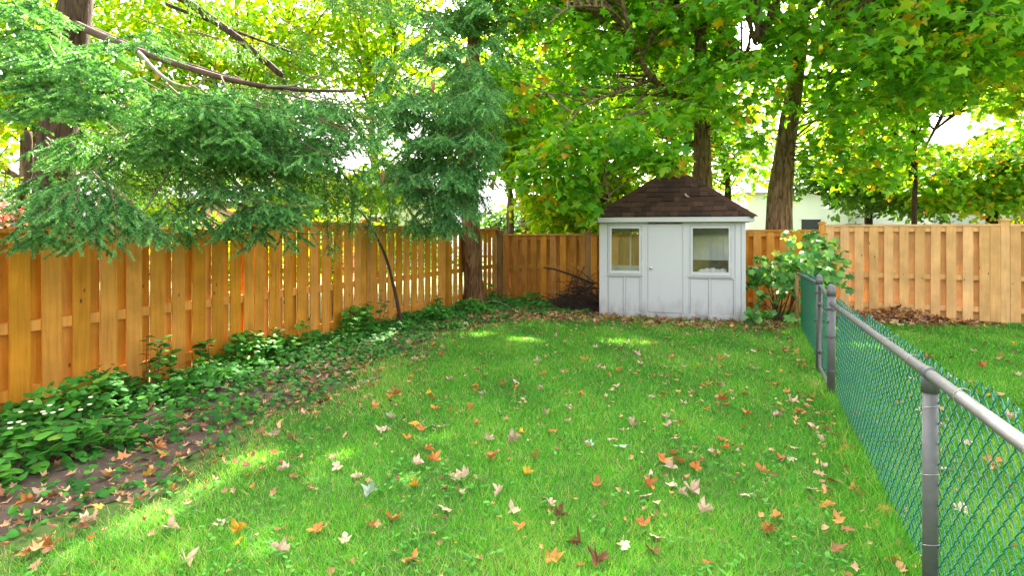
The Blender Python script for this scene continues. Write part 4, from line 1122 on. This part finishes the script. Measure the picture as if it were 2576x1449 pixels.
tag(gs, 'low grey shed roof just showing above the fence near the leaning maple', 'shed')
MB().box(0, .9, 0, 1.2, 0, 1.5).build('wall', M['stucco_grey'], gs)
MB().hexa([(-.06, -.06, 1.502), (.96, -.06, 1.502), (.96, 1.26, 1.502), (-.06, 1.26, 1.502)], [(.04, .4, 1.80), (.86, .4, 1.80), (.86, .8, 1.80), (.04, .8, 1.80)]).build('roof', M['roof_grey'], gs)

# ------------------------------------------------------------------ planting along the orange fence
n = 20500
yy = RNG.uniform(-11.3, -0.4, n)
e = bed_edge(yy); fx = RNG.random(n) ** 1.15
xx = 0.10 + fx * (e - 0.05)
lump = 0.5 + 0.5 * np.sin(xx * 5.1 + 1.3 * np.sin(yy * 2.2)) * np.sin(yy * 3.4 + 1.1 * np.sin(xx * 2.7))
nearness = np.clip((-7.2 - yy) / 1.5, 0, 1)                     # by the camera the bed is ragged, soil shows
cover = np.where(fx < .38, 0.98, np.where(fx < .66, 0.86 - .22 * nearness, 0.60 - .24 * nearness))
keep = (RNG.random(n) < cover * (0.35 + 0.75 * lump)) & ~((yy > -2.2) & (xx > 2.6)) & ~((xx > 1.5) & (yy > -1.1)) & (((xx - c_base.x) ** 2 + (yy - c_base.y) ** 2) > .09)
xx, yy, fx, lump = xx[keep], yy[keep], fx[keep], lump[keep]
n = len(xx)
hmax = 0.04 + 0.18 * np.clip(1 - fx * 1.6, 0, 1) * (0.4 + .8 * lump)
zz = 0.02 + hmax * RNG.random(n) ** .7 * (1 + .8 * (lump > .7))
a = RNG.uniform(0, 2 * math.pi, n)
tip = np.stack([np.cos(a) + .25, np.sin(a) - .3, RNG.normal(-.25, .3, n)], 1)
nrm = np.stack([RNG.normal(.25, .35, n), RNG.normal(-.25, .35, n), np.ones(n)], 1)
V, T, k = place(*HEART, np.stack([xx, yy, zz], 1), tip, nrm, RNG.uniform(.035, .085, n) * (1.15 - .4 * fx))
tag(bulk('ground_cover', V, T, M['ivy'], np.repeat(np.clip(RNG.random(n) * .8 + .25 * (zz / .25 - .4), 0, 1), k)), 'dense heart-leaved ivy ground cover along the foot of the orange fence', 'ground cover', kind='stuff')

def leafy(name, label, cat, base, height, nst, nleaf, size, tmpl, mat, spread=.12, lean=(0, 0), group=None, droop=.3):
    root = empty(name, base); tag(root, label, cat, group)
    pos, tip, nrm = [], [], []
    for s_ in range(nst):
        hh = height * random.uniform(.7, 1.0)
        a_ = random.uniform(0, 6.28); q = Vector((math.cos(a_) * spread * random.random(), math.sin(a_) * spread * random.random(), 0))
        tp = q + Vector((lean[0] + random.uniform(-.3, .3) * spread * 2, lean[1] + random.uniform(-.3, .3) * spread * 2, hh))
        pts = [q * .4, q.lerp(tp, .5) + Vector((0, 0, .02)), tp]
        MB().tube(pts, [.005, .004, .002], 5).build('stem', M['twig'], root)
        for j in range(nleaf):
            u = .25 + .75 * (j + 1) / nleaf
            p = (pts[0].lerp(pts[1], u * 2) if u < .5 else pts[1].lerp(pts[2], u * 2 - 1))
            a2 = j * 2.4 + random.uniform(-.4, .4)
            pos.append(p); tip.append((math.cos(a2), math.sin(a2), random.uniform(-droop, .35))); nrm.append((random.gauss(0, .25), random.gauss(0, .25), 1))
    V_, T_, k_ = place(*tmpl, np.array(pos), np.array(tip), np.array(nrm), size * RNG.uniform(.7, 1.2, len(pos)))
    o_ = bulk('foliage', V_, T_, M[mat], np.repeat(RNG.random(len(pos)), k_), root)
    return root
def fence_foot(px, off=.22):
    """point at the foot of the orange fence seen at pixel column px"""
    r_ = (px - CXP) / FPX
    dX = off - CAM[0]
    dY = (-dX * (CA + r_ * SA)) / (SA - r_ * CA)
    return Vector((off, CAM[1] + dY, 0))
G1 = 'upright seedlings along the orange fence'
for px, hgt, ns, lab in [(375, .42, 3, 'knee-high leafy seedling against the seventh board of the orange fence'), (305, .26, 2, 'low bright seedling beside the hosta leaves'), (430, .30, 2, 'twiggy seedling with sparse leaves against the orange fence'),
                    (525, .36, 3, 'bushy green seedling at the foot of the orange fence below the spruce tip'), (600, .28, 2, 'small seedling under the first bright slit of the orange fence'), (690, .34, 3, 'rounded seedling in front of the taller fence panel'),
                    (720, .26, 2, 'short seedling crowding the taller fence panel'), (905, .34, 3, 'leafy seedling at the foot of the capped fence post'), (948, .50, 2, 'tall thin yellowing seedling right of the capped fence post'), (1110, .34, 3, 'broad-leaved seedling near the pale stones')]:
    leafy('seedling', lab, 'plant', fence_foot(px, .25), hgt * 1.3, ns + 1, 9, .090, HEART, 'ivy', .11)
for (px, py, hgt, lab) in [(70, 1130, .30, 'large-leaved hosta at the near end of the bed with cream petals on it'), (160, 1110, .36, 'tall hosta clump close against the orange fence'), (250, 1085, .30, 'hosta with broad pale-edged upright leaves'), (15, 1180, .28, 'low spreading hosta at the end of the bed'), (320, 1090, .22, 'small hosta between the seedlings')]:
    p = G(px, py + 40); p.z = 0
    r_ = leafy('hosta_plant', lab, 'plant', p, hgt * .75, 7, 4, .095, OVAL if px == 250 else ROUNDL, 'ivy', .24, droop=.5)
    if px in (70, 160):
        fm = MB()
        for q in range(7):
            cx, cy, cz = random.uniform(-.12, .2), random.uniform(-.15, .15), hgt + random.uniform(-.05, .04)
            fm.lathe((cx, cy, cz), [(.003, 0), (.012, .004), (.015, .010), (.004, .013)], 7)
        fm.build('flowers', M['flower'], r_)['kind'] = 'stuff'

# grape vine sprawling over the end of the chain link
vb = Vector((5.80, -1.35, 0))
vn = empty('grape_vine', vb); tag(vn, 'sprawling grape vine with large lobed leaves between shed and chain link fence', 'vine')
sm = MB(); vp = []
for px, py, dd, rr, cnt in [(2000, 660, 9.4, .20, 46), (2050, 640, 9.2, .22, 60), (2080, 690, 9.0, .20, 54), (2030, 700, 9.1, .20, 54), (1960, 680, 9.5, .18, 46), (1920, 680, 9.9, .22, 56), (1900, 700, 9.8, .15, 26), (1935, 730, 9.3, .12, 10), (1985, 705, 9.2, .12, 24), (2060, 740, 8.7, .14, 24),
                            (2075, 610, 9.6, .12, 14), (2000, 600, 9.9, .12, 12), (2105, 650, 9.2, .10, 16), (1905, 755, 9.6, .10, 10), (1925, 790, 9.1, .07, 5), (1890, 795, 9.2, .07, 6), (2050, 600, 9.7, .09, 14), (1990, 790, 9.0, .05, 5)]:
    c = P(px, py, dd)
    sm.tube([Vector((random.uniform(-.1, .2), random.uniform(-.2, .3), 0)), (c - vb) * .5 + Vector((0, 0, .25)), c - vb], [.012, .008, .004], 6, caps=False)
    vp.append(np.array(c) + np.clip(RNG.normal(0, 1, (cnt, 3)), -1.5, 1.5) * np.array([rr, rr * .8, rr * .75]))
sm.build('stems', M['stick'], vn)['kind'] = 'stuff'
vp = np.concatenate(vp); n = len(vp)
tip = RNG.normal(0, .6, (n, 3)) + np.array([.25, -.6, -.6]); nrm = RNG.normal(0, .45, (n, 3)) + np.array([.2, -.75, .8])
V, T, k = place(*GRAPE, vp - np.array(vb), tip, nrm, RNG.uniform(.08, .165, n))
bulk('leaves', V, T, M['vine'], np.repeat(RNG.random(n), k), vn)

# heap of dead branches beside the shed
bp = Vector((2.28, -0.95, 0))
br = MB()
for i in range(420):
    a_ = random.uniform(0, 6.28); r_ = random.random() ** .6
    c = Vector((math.cos(a_) * .58 * r_, math.sin(a_) * .45 * r_, random.random() * .72 * (1.1 - r_)))
    dv = Vector((random.gauss(-.35, .9), random.gauss(0, .55), random.gauss(.25, .40))).normalized()
    l = random.uniform(.3, .8)
    p0, p1 = c - dv * l * .5, c + dv * l * .5
    p0.z, p1.z = max(p0.z, .012), max(p1.z, .012)
    md = p0.lerp(p1, .5) + Vector((random.uniform(-.05, .05), random.uniform(-.05, .05), random.uniform(-.02, .05)))
    rr = random.choice((.003, .004, .005, .010))
    br.tube([p0, md, p1], [rr, rr * .8, rr * .35], 4, caps=False)
br.tube([Vector((.25, 0, .5)), Vector((-.15, -.1, .66)), Vector((-.55, -.1, .78)), Vector((-.75, -.12, .80))], [.02, .02, .018, .014], 8)
o = br.build('brush_pile', M['brush'], None, bp)
tag(o, 'dark heap of dead branches and twigs piled against the shed', 'brush pile', kind='stuff')

# branch leaning on the fence
q = [P(1012, 815, 8.95), P(995, 740, 8.9), P(975, 660, 8.75), P(950, 600, 8.6), P(930, 562, 8.5), P(905, 530, 8.4), P(870, 498, 8.3)]
q[0].z = 0.0
sk = MB().tube(smooth_path([p - q[0] for p in q]), taper(.030, .010, 25), 9, wob=.10).tube([q[4] - q[0], q[4] - q[0] + Vector((-.02, -.06, -.07))], [.018, .012], 7).build('leaning_branch', M['stick'], None, q[0], smooth=True)
tag(sk, 'dark crooked branch leaning against the orange fence', 'branch')

# stones by the conifer and a loose twig
def stone(p, s, lab):
    mb_ = MB(); n_ = 10
    prof = [(.35, 0), (.9, .12), (1.0, .35), (.8, .62), (.4, .78), (.05, .82)]
    mb_.lathe((0, 0, 0), [(r_ * s, z_ * s) for r_, z_ in prof], n_)
    mb_.v = [(x * (1 + .25 * math.sin(3 * x / s + 5 * y / s + p[0] * 9)), y * .8 * (1 + .2 * math.cos(4 * y / s + p[1] * 7)), z * (1 + .15 * math.sin(6 * x / s))) for x, y, z in mb_.v]
    o_ = mb_.build('stone', M['rock'], None, (p[0], p[1], 0.0), (0, 0, random.random() * 6), smooth=True)
    tag(o_, lab, 'stone', 'pale stones by the conifer')
for px, py, s_, lab in [(1133, 800, .12, 'broad pale stone half hidden in ground cover left of the conifer'), (1160, 795, .085, 'smaller pale stone touching the conifer trunk'), (1105, 803, .06, 'small stone nearest the orange fence boards')]:
    g_ = G(px, py); stone((max(g_.x, .22), g_.y), s_, lab)
q = [G(1180, 785), P(1205, 768, 10.9), P(1235, 757, 10.8), P(1262, 762, 10.8), P(1290, 775, 10.9)]
q[0].z = .02; q[-1].z = .06
tw = MB().tube(smooth_path([p - q[0] for p in q]), .008, 6).build('fallen_twig', M['twig_grey'], None, q[0], smooth=True)
tag(tw, 'pale arched twig lying in front of the conifer trunk', 'twig')
q = [G(905, 975), G(960, 955)]
tw = MB().tube([Vector((0, 0, .03)), (q[1] - q[0]) * .5 + Vector((0, 0, .04)), q[1] - q[0] + Vector((0, 0, .03))], .010, 6).build('fallen_twig', M['twig_grey'], None, q[0], smooth=True)
tag(tw, 'straight grey twig lying at the edge of the lawn and bed', 'twig')

# ------------------------------------------------------------------ fallen leaves
CLS = {'T': ('tan', [(0.62, 0.46, 0.33), (0.50, 0.33, 0.22)]), 'O': ('orange', [(0.58, 0.22, 0.055), (0.42, 0.14, 0.04)]), 'Y': ('yellow', [(0.66, 0.40, 0.03), (0.62, 0.30, 0.03)]),
       'B': ('brown', [(0.26, 0.12, 0.05), (0.16, 0.075, 0.035)]), 'G': ('pale grey-green', [(0.50, 0.58, 0.44), (0.40, 0.48, 0.36)])}
LM = {}
FORM = [('flat', .15, .1), ('curled', 1.6, .6), ('folded', .5, 1.9), ('cupped', 1.2, 1.2), ('curled', 2.2, -.4), ('folded', .3, 2.8), ('flat', .4, -.3), ('curled', 2.6, 1.0), ('cupped', .8, 1.7), ('folded', 1.2, 2.4)]
def dead_leaf_mesh(i, key, mat):
    tv, tt = MAPLE_FINE
    rs = np.random.default_rng(100 + i)
    v = tv.copy()
    curl, fold = FORM[i % 10][1:]
    y = v[:, 1] - .4; x = v[:, 0]
    v[:, 2] = .55 * fold * np.abs(x) + .5 * curl * y * y + .4 * rs.uniform(-1, 1) * x * y + rs.normal(0, .035, len(v))
    v[:, :2] += rs.normal(0, .055, (len(v), 2)); v[:, 0] *= rs.uniform(.75, 1.1)
    v[:, 2] -= v[:, 2].min()
    v[:, 1] -= .4
    mb_ = MB(); mb_.v = [tuple(p) for p in v]; mb_.f = [tuple(t) for t in tt]
    b0 = Vector(v[1]); e_ = b0 + Vector((rs.uniform(-.3, .3), -.5, rs.uniform(.02, .25)))
    mb_.tube([b0, b0.lerp(e_, .5) + Vector((.05, 0, .05)), e_], [.016, .012, .012], 3)
    return mb_.mesh('fallen_leaf', mat)
for key, (nm, cols) in CLS.items():
    m_, nt, b, out = newmat('fallen_leaf_' + nm.replace(' ', '_').replace('-', '_'))
    oi = N(nt, 'ShaderNodeObjectInfo'); tc = N(nt, 'ShaderNodeTexCoord'); nz = N(nt, 'ShaderNodeTexNoise'); nz.inputs['Scale'].default_value = 3.0
    nt.links.new(tc.outputs['Object'], nz.inputs['Vector'])
    r1 = ramp(nt, [(.35, cols[1]), (.65, cols[0])]); nt.links.new(nz.outputs['Fac'], r1.inputs[0])
    hs = N(nt, 'ShaderNodeHueSaturation'); mr = N(nt, 'ShaderNodeMapRange'); mr.inputs['To Min'].default_value = .7; mr.inputs['To Max'].default_value = 1.15
    nt.links.new(oi.outputs['Random'], mr.inputs['Value']); nt.links.new(mr.outputs[0], hs.inputs['Value']); nt.links.new(r1.outputs[0], hs.inputs['Color'])
    nt.links.new(hs.outputs[0], b.inputs['Base Color']); b.inputs['Roughness'].default_value = .65; b.inputs['Specular IOR Level'].default_value = .2
    tl = N(nt, 'ShaderNodeBsdfTranslucent'); nt.links.new(hs.outputs[0], tl.inputs['Color'])
    mx = N(nt, 'ShaderNodeMixShader'); mx.inputs[0].default_value = .2
    nt.links.new(b.outputs[0], mx.inputs[1]); nt.links.new(tl.outputs[0], mx.inputs[2]); nt.links.new(mx.outputs[0], out.inputs['Surface'])
    LM[key] = [dead_leaf_mesh(i + 10 * ord(key), key, m_) for i in range(10)]
def drop_leaf(p, key, size, where, group):
    i = random.randrange(10)
    o_ = link('fallen_leaf', LM[key][i], None, (p[0], p[1], p[2] - random.uniform(0, .016)), (random.gauss(0, .25), random.gauss(0, .25), random.uniform(0, 6.28)))
    o_.scale = (size, size, size)
    if where == 'lying on the mown lawn':
        q_ = Vector((p[0], p[1]))
        if p[0] > 5.35: where = 'on the lawn beside the chain link fence'
        elif p[1] > -3.6: where = 'on the lawn near the shed front'
        elif p[0] < float(bed_edge(p[1])) + .7: where = 'at the edge of the planted bed'
        elif p[0] < 4.0: where = 'on open lawn nearer the planted bed'
        else: where = 'on open lawn nearer the chain link'
    tag(o_, ('small ' if size < .062 else '') + FORM[i][0] + ' ' + CLS[key][0] + ' fallen maple leaf ' + where, 'leaf', group)
    return o_
SPOTS = '''1040 1075 Y,897 1211 T,933 1254 G,1118 1290 T,437 1338 T,553 1325 T,600 1375 Y,605 1345 Y,797 1352 O,868 1370 T,985 1318 O,935 1340 O,1140 1212 T,1165 1212 T,1093 1167 O,1295 1117 T,1384 1280 T,1290 1295 T,1310 1340 O,1430 1068 T,1430 1035 T,
1360 985 T,1275 998 T,1200 990 O,1268 975 O,1130 962 T,1033 955 Y,1393 1097 O,1328 1200 Y,1410 1310 B,1455 1380 B,1500 1432 B,1620 1335 O,1655 1365 T,1640 1400 B,1780 1430 O,1745 1252 T,1702 1115 T,1675 1060 T,1683 1082 T,1780 1037 O,1820 1012 O,1826 1027 O,1880 1050 O,
1950 975 O,1990 1020 T,2010 1045 O,1955 1050 T,2025 930 O,1900 937 T,1880 1258 T,1915 1192 O,1955 1312 O,1938 1348 O,2080 1280 O,1775 1302 T,1668 1172 O,1710 1172 O,1750 1185 O,1690 1190 T,1560 1133 G,1480 1128 G,1820 1117 O,1825 1140 O,1960 1160 O,2065 1112 T,2110 1150 O,2130 1145 O,
2150 1240 O,2165 1255 O,2230 1300 O,2205 1330 O,2255 1430 O,1990 1162 T,1795 955 T,1690 905 O,1560 940 O,1470 910 O,1600 895 T,1540 985 T,1460 1000 O,1640 1005 T,1670 1000 O,1750 1000 O,1870 1000 O,1720 1020 T,1060 1095 O,1025 1110 O,945 1030 O,985 1060 T,1000 1000 O,1095 1035 O,1080 1000 Y,
1180 1035 O,1215 1000 T,1560 880 O,415 1160 O,400 1143 O,370 1110 O,75 1405 O,220 1325 T,120 1385 O,100 1262 T,60 1290 O,470 1430 T,850 1190 T,1085 1080 T,1350 915 T,1420 940 O,1500 930 T,1830 905 T,1980 880 O,2050 1010 O,1625 1260 T,1570 1390 T,1400 1420 O,1040 1420 O,700 1400 T,1240 1160 O'''
GL = 'fallen leaves scattered on the lawn'
for it in SPOTS.replace('\n', '').split(','):
    x, y, key = it.split()
    p = G(float(x), float(y))
    dd = proj(np.array(p))[2]
    inbed = p.x < float(bed_edge(p.y)) - .1
    big = .078 if dd < 6 else .086
    drop_leaf((p.x, p.y, .05 if inbed else .030), key, random.uniform(.8, 1.1) * big, 'lying on bare soil of the bed' if inbed else 'lying on the mown lawn', 'fallen leaves on the bed' if inbed else GL)
i = 0
while i < 108:
    d_ = random.uniform(3.2, 10.3); lt = random.uniform(-.75, .62) * d_
    x, y = CAM[0] + CA * lt - SA * d_, CAM[1] + SA * lt + CA * d_
    if x < float(bed_edge(y)) or y > -2.05 or x > 5.95: continue
    drop_leaf((x, y, .030), random.choice('TTTOOOTOYB'), random.uniform(.04, .08), 'lying on the mown lawn', GL); i += 1
for it in '2400 1010 T,2480 1000 Y,2560 950 T,2470 930 O,2390 960 T,2550 870 O,2330 905 O,2360 1080 T,2290 960 T,2430 1125 T,2500 1170 O,2380 1190 T,2540 1060 T,2260 1020 O,2320 1040 T,2450 890 T,2520 900 O,2420 1290 T'.split(','):
    x, y, key = it.split(); p = G(float(x), float(y))
    drop_leaf((p.x, p.y, .030), key, random.uniform(.075, .10), 'lying on the neighbouring lawn beyond the chain link', 'fallen leaves on the neighbouring lawn')
rl = P(1736, 496, 9.95)
u_, v_ = (1736 - 1508) / 372 * SW, 0
t_ = .42
lp = Vector((1.50, EY0 + (RY - EY0) * t_, EZ + (RZ_ - EZ) * t_ + .04))
ca_, sa_ = math.cos(R(5.6)), math.sin(R(5.6))
o = drop_leaf((SH.location.x + ca_ * lp.x - sa_ * lp.y, SH.location.y + sa_ * lp.x + ca_ * lp.y, lp.z), 'T', .10, 'lying on the brown shed roof', None)
o.rotation_euler = (R(40), 0, .8)
def litter(name, lab, xs, ys, zs, size):
    n_ = len(xs); a_ = RNG.uniform(0, 6.28, n_)
    pos_ = np.stack([xs, ys, zs], 1); tip_ = np.stack([np.cos(a_), np.sin(a_), RNG.normal(.1, .3, n_)], 1)
    nrm_ = np.stack([RNG.normal(0, .4, n_), RNG.normal(0, .4, n_), np.ones(n_)], 1); sz_ = size * RNG.uniform(.45, 1.1, n_)
    parts_, which = [], RNG.integers(0, 6, n_)
    for q in range(6):                                         # six differently crumpled leaf shapes
        tv, tt = (MAPLE if q < 4 else OVAL)
        v_ = tv.copy(); v_[:, :2] += RNG.normal(0, .07, (len(v_), 2)); v_[:, 0] *= RNG.uniform(.6, 1.05)
        v_[:, 2] = RNG.uniform(-.2, 1.4) * np.abs(v_[:, 0]) + RNG.uniform(0, 1.2) * (v_[:, 1] - .4) ** 2 + RNG.normal(0, .05, len(v_))
        k = which == q
        V_, T_, k_ = place(v_, tt, pos_[k], tip_[k], nrm_[k], sz_[k]); parts_.append((V_, T_, np.repeat(RNG.random(k.sum()), k_)))
    V_, T_, r_ = join_parts(parts_)
    tag(bulk(name, V_, T_, M['litter'], r_), lab, 'leaf litter', kind='stuff')
n = 1300; yy = RNG.uniform(-11, -2.2, n); ee = bed_edge(yy); xx = ee - .12 + RNG.normal(-.15, .42, n); ok = (xx > .2)
litter('leaf_litter', 'brown and orange leaf litter along the ragged edge of the bed', xx[ok], yy[ok], RNG.uniform(.02, .06, ok.sum()), .062)
n = 1150; xx = RNG.uniform(.9, 6.0, n); yy = -2.25 + RNG.normal(0, .34, n) + .10 * (xx - 2.9); ok = ~in_shed(xx, yy) & (yy < -.2)
litter('leaf_litter', 'tan leaf litter gathered along the foot of the shed', xx[ok], yy[ok], RNG.uniform(.015, .05, ok.sum()), .085)
n = 1000; xx = 7.7 + RNG.normal(0, .55, n); yy = -.28 - np.abs(RNG.normal(0, .30, n)); hh = .20 * np.exp(-((xx - 7.7) / .6) ** 2) * np.exp(-((yy + .25) / .35) ** 2)
litter('leaf_heap', 'heap of dry brown leaves against the pale fence', xx, yy, .02 + hh * RNG.random(n), .10)
n = 230; yy = RNG.uniform(-11, -3, n); xx = 5.95 + RNG.normal(0, .14, n)
litter('leaf_litter', 'orange leaf litter caught along the chain link fence', xx, yy, RNG.uniform(.015, .04, n), .075)
n = 1500; xx = RNG.uniform(1.6, 6.1, n); yy = -2.3 - 8.2 * RNG.random(n) ** 1.5
litter('leaf_crumbs', 'small broken leaf pieces among the grass', xx, yy, RNG.uniform(.015, .035, n), .045)
n = 300; xx = RNG.uniform(6.2, 11, n); yy = RNG.uniform(-9.5, -.5, n)
litter('leaf_crumbs', 'small leaf pieces on the neighbouring grass', xx, yy, RNG.uniform(.02, .04, n), .07)
